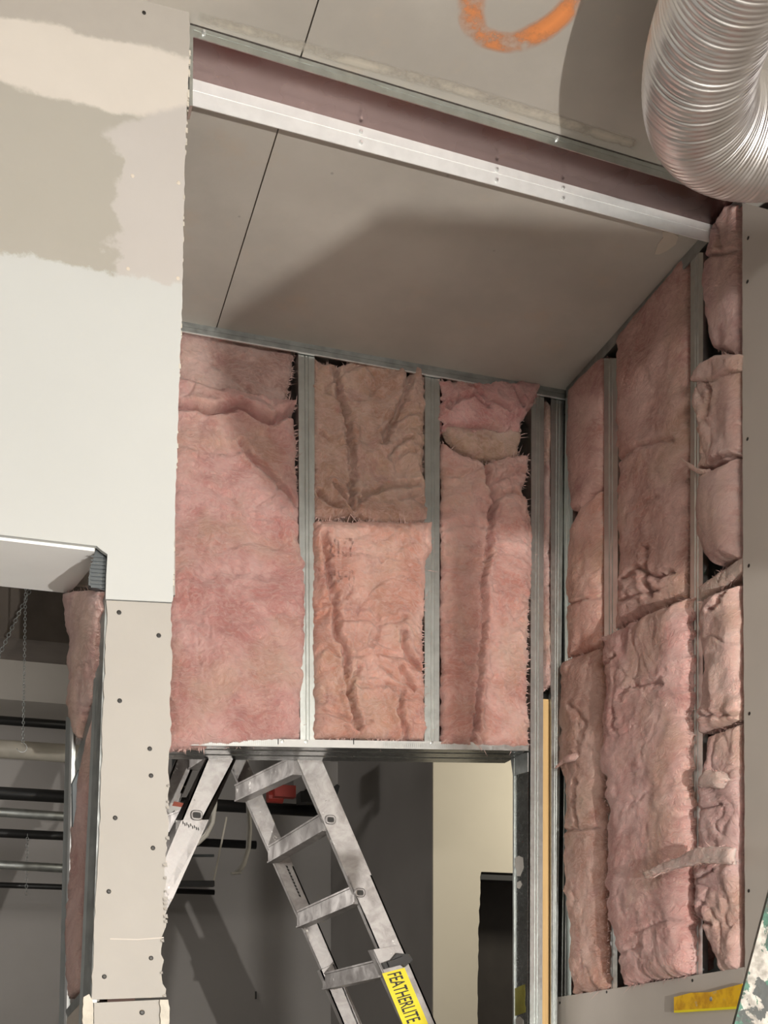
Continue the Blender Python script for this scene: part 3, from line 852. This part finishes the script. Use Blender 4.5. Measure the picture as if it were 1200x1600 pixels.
dense = catmull(ctrl, 60)
cum = [0]
for p, q in zip(dense[:-1], dense[1:]): cum.append(cum[-1] + (q - p).length)
STEP = .0022; path = []; rad = []; s_ = 0; j = 0; RD = .112
while s_ < cum[-1]:
    while cum[j + 1] < s_: j += 1
    f = (s_ - cum[j]) / (cum[j + 1] - cum[j]); path.append(dense[j].lerp(dense[j + 1], f))
    ph = s_ / .0115; w = abs(math.sin(math.pi * ph)) ** .7
    deep = .0022 + .0028 * (1 if int(ph) % 4 == 0 else 0)
    rad.append(RD - deep * (1 - w)); s_ += STEP
fd = thing('flexible_duct', (1.2, 1.9, 3.14), label='corrugated aluminium flexible duct bending below the ceiling', cat='duct')
cut = len(path) * 62 // 100
MB().tube(path[:cut + 1], rad[:cut + 1], 56, False).build('duct_run', M['alu'], fd, True)
MB().tube(path[cut:], rad[cut:], 56, False).build('duct_elbow', M['alu'], fd, True)

# ------------------------------------------------------------------ glass wool
TAB = RNG.rand(48, 48, 48) * 2 - 1


def vnoise(p):
    i = np.floor(p).astype(int); f = p - i; f = f * f * (3 - 2 * f); i0 = i % 48; i1 = (i + 1) % 48
    def g(a, b, c): return TAB[a, b, c]
    x0, y0, z0 = i0.T; x1, y1, z1 = i1.T; fx, fy, fz = f.T
    c00 = g(x0, y0, z0) * (1 - fx) + g(x1, y0, z0) * fx; c10 = g(x0, y1, z0) * (1 - fx) + g(x1, y1, z0) * fx
    c01 = g(x0, y0, z1) * (1 - fx) + g(x1, y0, z1) * fx; c11 = g(x0, y1, z1) * (1 - fx) + g(x1, y1, z1) * fx
    return (c00 * (1 - fy) + c10 * fy) * (1 - fz) + (c01 * (1 - fy) + c11 * fy) * fz


def fbm(p, o=4, gain=.5):
    s = 0; a = 1.0; n = 0
    for k in range(o):
        s = s + a * vnoise(p * (2 ** k) + 17.3 * k); n += a; a *= gain
    return s / n


def polyline_sample(pts, n):
    pts = np.array(pts, float); seg = np.hypot(*(pts[1:] - pts[:-1]).T); c = np.concatenate([[0], np.cumsum(seg)])
    t = np.linspace(0, c[-1], n)
    return np.stack([np.interp(t, c, pts[:, 0]), np.interp(t, c, pts[:, 1])], 1)


def dist_poly(x, y, pts):
    best = np.full(x.shape, 1e9)
    for (ax, ay), (bx, by) in zip(pts[:-1], pts[1:]):
        dx, dy = bx - ax, by - ay; L = dx * dx + dy * dy + 1e-9
        t = np.clip(((x - ax) * dx + (y - ay) * dy) / L, 0, 1)
        best = np.minimum(best, np.hypot(x - ax - t * dx, y - ay - t * dy))
    return best


seed_n = [0]


def wool(name, left, right, plane, label=None, parent=None, puff=.03, tint=(.62, .36, .33), creases=(), top=None, bottom=None, rnd=26, amp=1.0,
         wr_=1.0, thick=.07, jitter=2.2, step=1.9, fringe=1.0, group=None, cat='insulation'):
    """a block of glass wool: outline traced on the wall plane, a rounded, creased front with real depth"""
    p0, nrm = plane; nrm = Vector(nrm).normalized(); seed_n[0] += 1; sd = seed_n[0] * 5.37
    rw = abs(nrm.x) > .9
    if rw: amp *= .6
    jg = .42 if rw else .7; tf = .55 if rw else 1.0
    L = np.array(left, float); R = np.array(right, float)
    hgt = max(abs(L[-1, 1] - L[0, 1]), abs(R[-1, 1] - R[0, 1])); wid = max(abs(R[:, 0].mean() - L[:, 0].mean()), 8)
    nv = int(np.clip(hgt / step, 10, 330)); nu = int(np.clip(wid / step, 8, 120))
    l = polyline_sample(left, nv); r = polyline_sample(right, nv)
    u = np.linspace(0, 1, nu)
    PX = l[:, None, 0] * (1 - u) + r[:, None, 0] * u; PY = l[:, None, 1] * (1 - u) + r[:, None, 1] * u
    for crv, sgn in ((top, 0), (bottom, 1)):       # bend the top / bottom border towards a given polyline
        if crv:
            c = np.array(crv, float); tgt = np.interp(PX[0 if sgn == 0 else -1], c[:, 0], c[:, 1]); d = tgt - PY[0 if sgn == 0 else -1]
            fall = np.linspace(1, 0, nv) ** 2 if sgn == 0 else np.linspace(0, 1, nv) ** 2
            PY = PY + fall[:, None] * d[None, :]
    # ragged outline
    rows = np.linspace(0, hgt / 14, nv); z_ = np.zeros(nv)
    jl = fbm(np.stack([rows, z_ + sd, z_], 1), 4, jg) * jitter * 2.2; jr = fbm(np.stack([rows, z_ + sd + 31, z_], 1), 4, jg) * jitter * 2.2
    PX = PX + jl[:, None] * (1 - u) ** 4 + jr[:, None] * u ** 4
    cols = np.linspace(0, wid / 14, nu); z2 = np.zeros(nu)
    jt = fbm(np.stack([cols, z2 + sd + 60, z2], 1), 4, .7) * jitter * 2.0; jb = fbm(np.stack([cols, z2 + sd + 90, z2], 1), 4, .7) * jitter * 2.0
    vv = np.linspace(0, 1, nv)[:, None]
    PY = PY + jt[None, :] * (1 - vv) ** 4 + jb[None, :] * vv ** 4
    px = PX.ravel(); py = PY.ravel()
    base = on_plane_np(px, py, p0, nrm)
    U = np.tile(u, nv); V = np.repeat(np.linspace(0, 1, nv), nu)
    e = np.minimum(np.minimum(U, 1 - U) * wid, np.minimum(V, 1 - V) * hgt)
    ew = np.clip(e / min(rnd, wid * .45), 0, 1); f = np.sqrt(np.maximum(1 - (1 - ew) ** 2, 0))
    q = base + sd
    warp = np.stack([fbm(q * 5 + 3, 2), fbm(q * 5 + 40, 2), fbm(q * 5 + 80, 2)], 1) * .06
    big = fbm(q * 5.0, 3); rid = 1 - np.abs(fbm((q + warp) * 8.5, 3)) * 2.4
    tuft = fbm((q + warp * 1.5) * 38, 3, .6); fine = fbm(q * 120, 2, .6)
    h = puff * f + amp * (.014 * big * f + wr_ * .0055 * (np.clip(rid, -.4, 1) - .55) * (.25 + .75 * f) + (.0085 * tuft + .0045 * fine) * tf)
    vein = np.exp(-np.abs(fbm((q + warp * 1.6) * 6.0 + 9, 3)) / .030) * np.clip(fbm(q * 3.3 + 70, 2) * 2.5 + .55, 0, 1)
    h = h - (.012 if abs(nrm.y) > .5 else .004) * wr_ * vein * f
    for c in creases:
        pts, dep, wd_ = c[0], c[1] * (1.15 if abs(nrm.y) > .5 else .8), c[2] * .62
        wob = fbm(np.stack([px / 9, py / 9, np.zeros_like(px) + sd], 1), 4, .65) * 7
        d = dist_poly(px + wob, py + wob * .5, pts)
        h = h - dep * np.exp(-(d / wd_) ** 1.4) + (dep * .22) * np.exp(-((d - wd_ * 2.6) / (wd_ * 1.8)) ** 2)
    co = base + np.array(nrm)[None, :] * h[:, None]
    n0 = nv * nu; idx = np.arange(n0).reshape(nv, nu)
    faces = np.stack([idx[:-1, :-1], idx[1:, :-1], idx[1:, 1:], idx[:-1, 1:]], -1).reshape(-1, 4).tolist()
    ring = list(idx[0, :]) + list(idx[1:, -1]) + list(idx[-1, -2::-1]) + list(idx[-2:0, 0])
    mid = base[ring] - np.array(nrm)[None, :] * (thick * .5); back = base[ring] - np.array(nrm)[None, :] * thick
    cen = back.mean(0); back = cen + (back - cen) * .97
    k = len(ring); allv = np.concatenate([co, mid, back])
    for lvl in (0, 1):
        A0 = ring if lvl == 0 else list(range(n0, n0 + k)); A1 = list(range(n0 + lvl * k, n0 + lvl * k + k))
        for i in range(k):
            j = (i + 1) % k; faces.append((A0[i], A0[j], A1[j], A1[i]))
    faces.append(tuple(range(n0 + k, n0 + 2 * k)))
    if parent is None and label:
        loc = Vector(base[idx[-1, nu // 2]])
        root = thing(name, loc, label=label, cat=cat, group=group)
        o = mk('wool_block', allv.tolist(), faces, M['wool'], root, True)
    else:
        root = parent; o = mk(name, allv.tolist(), faces, M['wool'], parent, True)
    o.color = (*tint, 1)
    # loose fibres along the border
    if fringe > 0:
        mb_v = []; mb_f = []; m = int(k * .9 * fringe); cc = co.mean(0); n3 = np.array(nrm)
        for _ in range(m):
            i = random.randrange(k); b = co[ring[i]]
            out = b - cc; out = out - n3 * out.dot(n3); hor = np.array([1, 0, 0]) if abs(n3[1]) > .5 else np.array([0, 1, 0])
            side = 1 if out.dot(hor) > 0 else -1
            onside = nu <= i < nu + nv or i > 2 * nu + nv - 3
            dr = hor * side if onside else np.array([0, 0, 1.0 if i < nu else -1.0])
            dr = dr + RNG.randn(3) * .55 + n3 * .35; dr /= np.linalg.norm(dr)
            ln = random.uniform(.004, .014) if random.random() < .9 else random.uniform(.014, .03)
            sidev = np.cross(dr, n3); sidev /= (np.linalg.norm(sidev) + 1e-6); w = random.uniform(.0006, .0016)
            bend = RNG.randn(3) * ln * .35
            p1 = b + dr * ln * .5 + bend * .3; p2 = b + dr * ln + bend
            s0 = len(mb_v); b0_ = b - dr * .004
            mb_v += [b0_ - sidev * w, b0_ + sidev * w, p1 - sidev * w * .7, p1 + sidev * w * .7, p2]
            mb_f += [(s0, s0 + 1, s0 + 3, s0 + 2), (s0 + 2, s0 + 3, s0 + 4)]
        fr = mk('fibre_fringe', [tuple(q_) for q_ in mb_v], mb_f, M['fibre'], root); tag(fr, kind='stuff')
    return root, o


def strand(path, widths, plane_fn, parent, tint, name='torn_flap'):
    """a torn, twisted strip of wool: lumpy tapering body along a path"""
    P = catmull([plane_fn(*q) for q in path], 12); W = np.interp(np.linspace(0, 1, len(P)), np.linspace(0, 1, len(widths)), widths)
    mb = MB(); mb.tube(P, list(W), 14); pts = np.array([tuple(v) for v in mb.v])
    h = fbm(pts * 30 + 5, 4, .6); cen = np.repeat(np.array([tuple(p) for p in P]), 14, 0)
    d = pts - cen; pts = cen + d * (1 + .55 * h[:, None]) * np.array([1, 1, 1])
    o = mk(name, pts.tolist(), mb.f, M['wool'], parent, True); o.color = (*tint, 1); return o


PB = lambda d=0.0: ((0, YB + d, 0), (0, -1, 0))
PRT = lambda d=0.0: ((XR + d, 0, 0), (-1, 0, 0))
pink = (.73, .35, .32); peach = (.77, .385, .275); tan = (.57, .34, .225); brown = (.56, .315, .225); rose = (.68, .29, .275); pale = (.74, .50, .44)
gb = 'insulation batts in the back wall'; gr = 'insulation batts in the right wall'

wool('insulation_batt', [(262, 505), (262, 650)], [(459, 552), (455, 580), (441, 640)], PB(.03), 'beige-pink batt piece recessed under the top track, above the folded one', puff=.015, tint=(.56, .36, .31), group=gb, rnd=18, amp=.7,
     creases=[([(330, 572), (355, 590), (400, 625)], .008, 5)])
wool('insulation_batt', [(258, 588), (258, 1172)], [(463, 632), (456, 650), (461, 700), (466, 790), (467, 860), (476, 885), (475, 1000), (474, 1060), (468, 1100), (468, 1156)], PB(.012), 'widest smooth pink batt beside the white drywall, folded over at its top', puff=.038, tint=pink, group=gb, amp=.75, wr_=.8,
     creases=[([(258, 592), (300, 590), (345, 612)], .022, 7), ([(258, 641), (300, 645), (330, 652), (372, 643), (400, 660), (422, 668), (460, 645)], .045, 7),
              ([(372, 700), (385, 720), (420, 750), (462, 795)], .020, 5), ([(270, 700), (330, 715), (372, 715)], .006, 8), ([(280, 970), (350, 985), (460, 960)], .005, 10), ([(262, 840), (330, 900), (420, 905)], .005, 12)])
wool('insulation_batt', [(488, 566), (488, 810)], [(662, 584), (664, 640), (661, 720), (668, 815)], PB(.012), 'brownish crumpled batt pinched at its lower edge, top of the middle bay', puff=.03, tint=tan, group=gb, wr_=1.5,
     top=[(488, 560), (500, 569), (530, 574), (545, 567), (575, 566), (600, 573), (640, 584), (650, 574), (664, 580)], bottom=[(488, 806), (510, 815), (545, 806), (585, 816), (668, 816)],
     creases=[([(523, 580), (526, 620), (540, 655), (545, 700), (548, 750), (543, 790)], .034, 6), ([(640, 578), (630, 620), (610, 665), (595, 695)], .034, 6), ([(605, 720), (618, 700), (640, 688)], .018, 4), ([(610, 725), (630, 712), (650, 712)], .014, 4),
              ([(546, 798), (530, 775), (518, 762)], .024, 4), ([(550, 800), (566, 780), (600, 765), (650, 760)], .022, 5), ([(496, 775), (512, 790), (530, 797)], .02, 4), ([(620, 785), (650, 778)], .012, 4), ([(492, 680), (510, 690)], .014, 4)])
_, b2b = wool('insulation_batt', [(488, 816), (489, 1154)], [(673, 818), (674, 860), (664, 880), (661, 960), (659, 1040), (662, 1080), (664, 1156)], PB(.004), 'peach batt with a faded dark stamp near its upper left corner', puff=.040, tint=peach, group=gb, wr_=1.1,
     creases=[([(503, 842), (508, 880), (514, 925), (520, 950), (521, 1000), (533, 1012), (537, 1050), (541, 1090), (548, 1115), (556, 1140)], .044, 6), ([(556, 1048), (545, 1070), (540, 1095)], .026, 5),
              ([(624, 992), (626, 1018), (637, 1036), (652, 1048)], .034, 5), ([(620, 1046), (629, 1065), (640, 1080)], .024, 5), ([(624, 1086), (618, 1112), (626, 1134), (631, 1154)], .036, 5),
              ([(520, 974), (570, 972), (588, 982), (630, 970)], .012, 5), ([(545, 1030), (590, 1024), (625, 1030)], .012, 5), ([(555, 1078), (600, 1072), (622, 1078)], .012, 5), ([(578, 955), (588, 985), (575, 1010)], .014, 6), ([(493, 1115), (530, 1125), (556, 1140), (575, 1132)], .016, 4), ([(520, 1030), (505, 1015), (495, 1025)], .012, 4)])
wool('insulation_batt', [(688, 596), (688, 672)], [(846, 598), (838, 622), (830, 640), (815, 655), (808, 676)], PB(.0), 'red-pink crumpled batt end, topmost in the bay next to the corner', puff=.028, tint=rose, group=gb, wr_=1.4, jitter=4,
     creases=[([(700, 640), (715, 625), (740, 622), (760, 640)], .024, 5), ([(735, 605), (760, 630), (790, 642)], .018, 5), ([(800, 612), (812, 640)], .018, 4), ([(690, 668), (760, 672)], .02, 4)])
wool('insulation_batt', [(688, 668), (692, 684), (708, 700)], [(812, 672), (812, 690), (808, 712)], PB(.02), 'yellowish lens-shaped scrap of insulation below the red-pink crumpled end', puff=.026, tint=(.58, .40, .26), group=gb, rnd=18,
     bottom=[(700, 700), (730, 716), (757, 722), (790, 718), (810, 712)])
wool('insulation_batt', [(688, 690), (688, 1164)], [(824, 714), (823, 745), (812, 772), (822, 790), (830, 830), (829, 900), (823, 980), (823, 1080), (825, 1168)], PB(.006), 'long pink-orange batt with a wavy vertical crease, next to the corner', puff=.036, tint=(.75, .37, .30), group=gb, wr_=1.2,
     top=[(688, 692), (715, 712), (757, 728), (790, 716), (822, 712)],
     creases=[([(752, 728), (757, 760), (768, 790), (760, 815), (757, 860), (748, 920), (751, 980), (745, 1040), (739, 1100), (735, 1160)], .040, 4.5), ([(764, 760), (790, 745), (818, 742)], .016, 5), ([(772, 784), (796, 774), (810, 778)], .018, 5), ([(690, 745), (720, 752), (745, 735)], .012, 5), ([(690, 830), (730, 822), (755, 830)], .008, 6), ([(735, 1125), (740, 1145), (748, 1160)], .02, 4)])
wool('insulation_batt', [(849, 628), (848, 850), (847, 1076)], [(862, 640), (861, 850), (859, 1076)], PB(.03), 'sliver of insulation squeezed into the slot between the corner studs', puff=.02, tint=(.58, .36, .31), group=gb, rnd=8, jitter=1.2)

wool('insulation_batt', [(893, 614), (890, 690), (893, 760), (902, 800)], [(948, 556), (948, 690), (946, 760), (922, 800)], PRT(.008), 'smooth upper batt with a rounded end, nearest the corner on the right wall', puff=.04, tint=(.60, .31, .25), group=gr, rnd=22, amp=.8, jitter=1)
wool('insulation_batt', [(918, 796), (896, 830), (889, 900), (893, 1034)], [(948, 765), (949, 850), (947, 930), (948, 1014)], PRT(.012), 'peach middle batt between the rounded end and the hanging brown one, near the corner', puff=.034, tint=peach, group=gr, creases=[([(897, 945), (945, 935)], .012, 3)])
r1c, _ = wool('insulation_batt', [(881, 1034), (878, 1110), (875, 1190), (884, 1215), (889, 1260), (886, 1330), (885, 1400), (893, 1425), (893, 1500), (903, 1552)], [(946, 1012), (952, 1100), (956, 1180), (946, 1230), (948, 1300), (950, 1400), (950, 1545)], PRT(-.012), 'brown lower batt hanging nearest the corner on the right wall', puff=.03, tint=brown, group=gr, wr_=1.4, creases=[([(912, 1220), (908, 1260), (915, 1290)], .02, 4), ([(890, 1298), (945, 1295)], .018, 4), ([(900, 1100), (925, 1130), (915, 1180)], .01, 5)])
wool('insulation_batt', [(968, 528), (968, 700), (973, 722), (967, 780), (974, 870), (971, 930), (967, 988)], [(1080, 398), (1080, 560), (1079, 700), (1078, 800), (1075, 935)], PRT(.012), 'tall brown-pink upper batt with tattered lower end in the middle bay of right wall', puff=.03, tint=(.57, .29, .225), group=gr, wr_=1.0,
     creases=[([(972, 722), (1010, 700), (1060, 690)], .012, 6), ([(1022, 860), (1020, 900), (1028, 930)], .028, 6), ([(985, 905), (1010, 890), (1040, 905), (1060, 895)], .022, 5), ([(980, 940), (1005, 930), (1040, 925)], .016, 5), ([(1000, 800), (1040, 780)], .008, 6)])
wool('insulation_batt', [(946, 996), (951, 1050), (952, 1110), (945, 1190), (953, 1230), (958, 1300), (955, 1420), (975, 1490), (981, 1538)], [(1077, 934), (1078, 1050), (1077, 1200), (1080, 1300), (1083, 1400), (1083, 1522)], PRT(-.016), 'big pale pink lower batt with fuzzy edges in the middle bay of right wall', puff=.04, tint=(.70, .37, .335), group=gr, amp=.9, jitter=3.2, fringe=2.0,
     creases=[([(985, 1090), (1000, 1075), (1050, 1068)], .014, 5), ([(972, 1110), (975, 1140)], .014, 5), ([(950, 1045), (965, 1035), (975, 1025)], .016, 4), ([(1000, 1260), (1040, 1230), (1078, 1220)], .006, 8), ([(1010, 1460), (1050, 1440), (1080, 1440)], .010, 6), ([(985, 1490), (1020, 1480)], .012, 5)])
g3 = gr
wool('insulation_batt', [(1146, 322), (1122, 352), (1108, 385), (1103, 440), (1106, 490), (1120, 545)], [(1163, 318), (1163, 400), (1163, 480), (1163, 560)], PRT(.01), 'rose batt wedge at the very top beside the right drywall', puff=.03, tint=(.56, .32, .30), group=g3, creases=[([(1110, 405), (1160, 395)], .016, 4), ([(1130, 350), (1140, 390)], .012, 4)], rnd=14)
r3b, _ = wool('insulation_batt', [(1104, 580), (1090, 625), (1094, 650), (1103, 690), (1101, 742)], [(1164, 556), (1164, 620), (1164, 660), (1164, 712)], PRT(0), 'crumpled cream-pink batt under a folded flap beside the right drywall', puff=.03, tint=pale, group=g3, wr_=2.0, rnd=14, creases=[([(1120, 590), (1125, 620), (1118, 650)], .024, 4), ([(1105, 736), (1135, 722), (1162, 705)], .018, 3)])
wool('torn_flap', [(1120, 556), (1096, 568), (1080, 594)], [(1152, 553), (1152, 578), (1118, 598)], PRT(-.03), None, r3b, puff=.016, tint=pale, rnd=10, thick=.022, step=1.8, fringe=.8)
strand([(1108, 738, -.02), (1092, 736, -.03), (1078, 728, -.025), (1064, 716, -.02)], [.008, .006, .005, .002], lambda x, y, d: atX(x, y, XR + d), r3b, pale)
wool('insulation_batt', [(1103, 744), (1097, 800), (1100, 840), (1112, 868), (1132, 886)], [(1164, 716), (1164, 780), (1164, 830), (1164, 872)], PRT(.008), 'smooth rounded pink batt bulging below the crumpled cream-pink one', puff=.05, tint=(.56, .34, .30), group=g3, rnd=22, amp=.5)
wool('insulation_scrap', [(1091, 918), (1096, 940)], [(1166, 868), (1166, 894)], PRT(-.004), 'thin tan slab of insulation lying slanted beside the right drywall', puff=.012, tint=(.50, .40, .31), group=g3, rnd=8, amp=.4)
wool('insulation_batt', [(1112, 938), (1101, 955), (1102, 1000), (1108, 1050), (1100, 1095), (1100, 1148)], [(1164, 914), (1164, 1000), (1164, 1060), (1164, 1126)], PRT(.0), 'crusty cream-pink batt below the slanted tan slab', puff=.034, tint=pale, group=g3, wr_=2.2, rnd=14, creases=[([(1128, 955), (1150, 930)], .02, 4), ([(1102, 1120), (1130, 1118), (1162, 1118)], .016, 4)])
r3f, _ = wool('insulation_batt', [(1116, 1150), (1112, 1190), (1100, 1225), (1099, 1290), (1096, 1345)], [(1165, 1132), (1165, 1200), (1165, 1280), (1165, 1350)], PRT(.004), 'pink batt with a cream tuft, above the long torn strand', puff=.03, tint=(.60, .36, .34), group=g3, wr_=1.8, rnd=14, creases=[([(1105, 1265), (1140, 1258)], .014, 4)])
wool('tuft', [(1108, 1204), (1095, 1216), (1094, 1230)], [(1128, 1206), (1138, 1218), (1128, 1232)], PRT(-.03), None, r3f, amp=.7, puff=.016, tint=(.66, .52, .45), rnd=8, thick=.02, step=1.8, fringe=.8)
wool('torn_strand', [(1005, 1365), (1009, 1373)], [(1143, 1325), (1143, 1350)], PRT(-.085), None, r3f, puff=.010, amp=.7, tint=(.70, .57, .51), top=[(1004, 1364), (1030, 1351), (1060, 1339), (1085, 1326), (1110, 1322), (1166, 1326)], bottom=[(1009, 1373), (1040, 1360), (1075, 1353), (1100, 1348), (1166, 1352)], rnd=8, thick=.016, step=1.6, wr_=.5, jitter=1.0, fringe=.9)
wool('insulation_batt', [(1094, 1348), (1095, 1400), (1100, 1430), (1112, 1452), (1127, 1490), (1135, 1520)], [(1166, 1345), (1166, 1400), (1166, 1450), (1166, 1516)], PRT(.006), 'twisted pink-white lower batt at the bottom beside the right drywall', puff=.036, tint=(.62, .38, .36), group=g3, wr_=2.4, rnd=14, creases=[([(1115, 1410), (1112, 1440), (1130, 1445)], .02, 4), ([(1105, 1375), (1130, 1360)], .014, 4)])
strand([(910, 1183, -.03), (895, 1184, -.05), (882, 1188, -.05), (868, 1200, -.045)], [.012, .012, .008, .003], lambda x, y, d: atX(x, y, XR + d), r1c, pale)
# wool in the jamb of the left opening
ja, jb_ = atY(152, 1200, 2.49), atY(108, 1200, 2.68)
jn = (jb_ - ja).cross(Vector((0, 0, 1))).normalized()
if jn.dot(EYE - ja) < 0: jn = -jn
JP = (ja, jn)
wool('insulation_batt', [(100, 926), (104, 970), (109, 1000), (108, 1060), (106, 1100), (122, 1152)], [(158, 924), (157, 980), (154, 1040), (150, 1080), (136, 1115), (126, 1152)], JP, 'pink insulation tapering downward in the upper jamb of the left opening', puff=.012, tint=(.58, .36, .33), rnd=14, thick=.04, amp=.6, fringe=.5, group='insulation in the jamb')
wool('insulation_batt', [(130, 1200), (118, 1250), (112, 1300), (105, 1420), (102, 1500), (108, 1560)], [(150, 1110), (147, 1200), (143, 1290), (138, 1380), (134, 1460), (131, 1545)], JP, 'long strip of pink insulation in the lower jamb of the left opening', puff=.008, tint=(.60, .38, .36), rnd=12, thick=.04, amp=.5, fringe=.4, group='insulation in the jamb')

# faded stamp printed on the peach batt, laid onto its surface
bpy.context.view_layer.update()
me = b2b.data; off = worldloc(b2b)
bvh = BVHTree.FromPolygons([v.co + off for v in me.vertices], [tuple(p.vertices) for p in me.polygons])
for txt, (cx, cy, w, h) in (('22IR', (533, 856, 44, 30)), ('0-4R', (533, 905, 42, 30))):
    vs, fs = text_mesh(txt); X0 = min(v.x for v in vs); X1 = max(v.x for v in vs); Y0 = min(v.y for v in vs); Y1 = max(v.y for v in vs)
    import bmesh
    bmx = bmesh.new(); vv_ = [bmx.verts.new(v) for v in vs]
    for f in fs:
        try: bmx.faces.new([vv_[i] for i in f])
        except ValueError: pass
    bmesh.ops.triangulate(bmx, faces=bmx.faces[:]); bmesh.ops.subdivide_edges(bmx, edges=bmx.edges[:], cuts=2, use_grid_fill=True)
    bmx.verts.index_update(); out = []
    for v in bmx.verts:                      # printed upside down, as the batt hangs
        px = cx + w / 2 - w * (v.co.x - X0) / (X1 - X0); py = cy - h / 2 + h * (v.co.y - Y0) / (Y1 - Y0)
        hit = bvh.ray_cast(EYE, ray(px, py).normalized())[0]
        out.append((hit if hit else atY(px, py, YB - .03)) + Vector((0, -.0015, 0)))
    fs2 = [tuple(v.index for v in f.verts) for f in bmx.faces]; bmx.free()
    mk('printed_stamp', out, fs2, M['stamp'], b2b.parent)

# ------------------------------------------------------------------ things in the lower right corner
XY = XD - .010
yb0 = [atX(x, y, XY) for x, y in [(1053, 1558), (1160, 1538), (1158, 1571), (1053, 1581)]]
ybar = thing('angle_bar', yb0[0], label='scuffed yellow angle bar on the grey drywall at lower right', cat='bar')
MB().prism([atX(x, y, XY) for x, y in [(1053, 1558), (1080, 1551), (1110, 1550), (1160, 1537), (1158, 1572), (1053, 1579)]], (.006, 0, 0)).build('face', M['yellow'], ybar)
a1, a2 = atX(1053, 1579, XY), atX(1158, 1572, XY)
MB().prism([a1, a2, a2 + Vector((.010, 0, 0)), a1 + Vector((.010, 0, 0))], (0, 0, -.006)).build('lip', M['label_yellow'], ybar)
screw(atX(1111, 1561, XY), (-1, 0, 0), ybar, .006, 'zinc_dull')
# paint-splattered board leaning in the foreground
q = [atY(x, y, 1.45) for x, y in [(1206, 1380), (1290, 1370), (1262, 1640), (1137, 1640)]]
q[2] = down(q[1], q[2], .0); q[3] = down(q[0], q[3], .0)
pb = MB().prism(jag([(0, 0), (1, 0)], 0)[:0] or q, (.02, .035, 0)).build('splattered_board', M['speck'])
tag(pb, 'white board splattered with dark green paint in the lower right foreground', 'board')

# ------------------------------------------------------------------ the work light and an unseen board added to cast the ceiling shadow
wlt = thing('work_light', (LAMP.x, LAMP.y - .14, 0), label='tripod work light standing beside the camera', cat='lamp')
c = Vector((LAMP.x, LAMP.y - .14, 1.4))
MB().tube([(c.x, c.y, .5), (c.x, c.y, 1.33)], .016, 10).build('pole', M['black'], wlt)
for k in range(3):
    a = k * 2.094 + .4
    MB().tube([(c.x, c.y, .6), (c.x + .45 * math.cos(a), c.y + .45 * math.sin(a), .012)], .011, 8).build('leg', M['black'], wlt)
MB().box((c.x - .13, c.y - .05, 1.32), (c.x + .13, c.y + .05, 1.50)).build('housing', M['yellow'], wlt)
lens = NT('lamp_lens'); lens.set(Base_Color=(.9, .9, .85), Emission_Color=(1, .95, .87), Emission_Strength=6.0)
MB().box((c.x - .11, c.y + .05, 1.34), (c.x + .11, c.y + .056, 1.48)).build('lens', lens.m, wlt)

shade_ply = []  # board outline, projected back from the wanted shadow towards the lamp
for S in ((.61, 3.47, CEIL), (.925, 2.88, CEIL), (1.567, 2.72, CEIL), (2.3, 2.5, CEIL), (2.3, 2.5, 2.85), (1.75, 3.04, 2.925), (1.642, 3.5, 3.20), (.80, 3.5, 3.17), (.62, 3.5, 3.42)):
    t = (.45 - LAMP.y) / (S[1] - LAMP.y); q = LAMP + (Vector(S) - LAMP) * t; shade_ply.append((q.x, q.z))
shb = thing('shadow_board', (1.3, .45, 0), label='added unseen board on legs, cut to cast the ceiling shadow', cat='shadow blocker')
MB().prism([Vector((x, .45, z)) for x, z in shade_ply], (0, .02, 0)).build('board', M['shade_ply'], shb)
for x in (1.25, 1.42):
    MB().box((x - .015, .47, 0), (x + .015, .50, 2.0)).build('leg', M['wood'], shb)
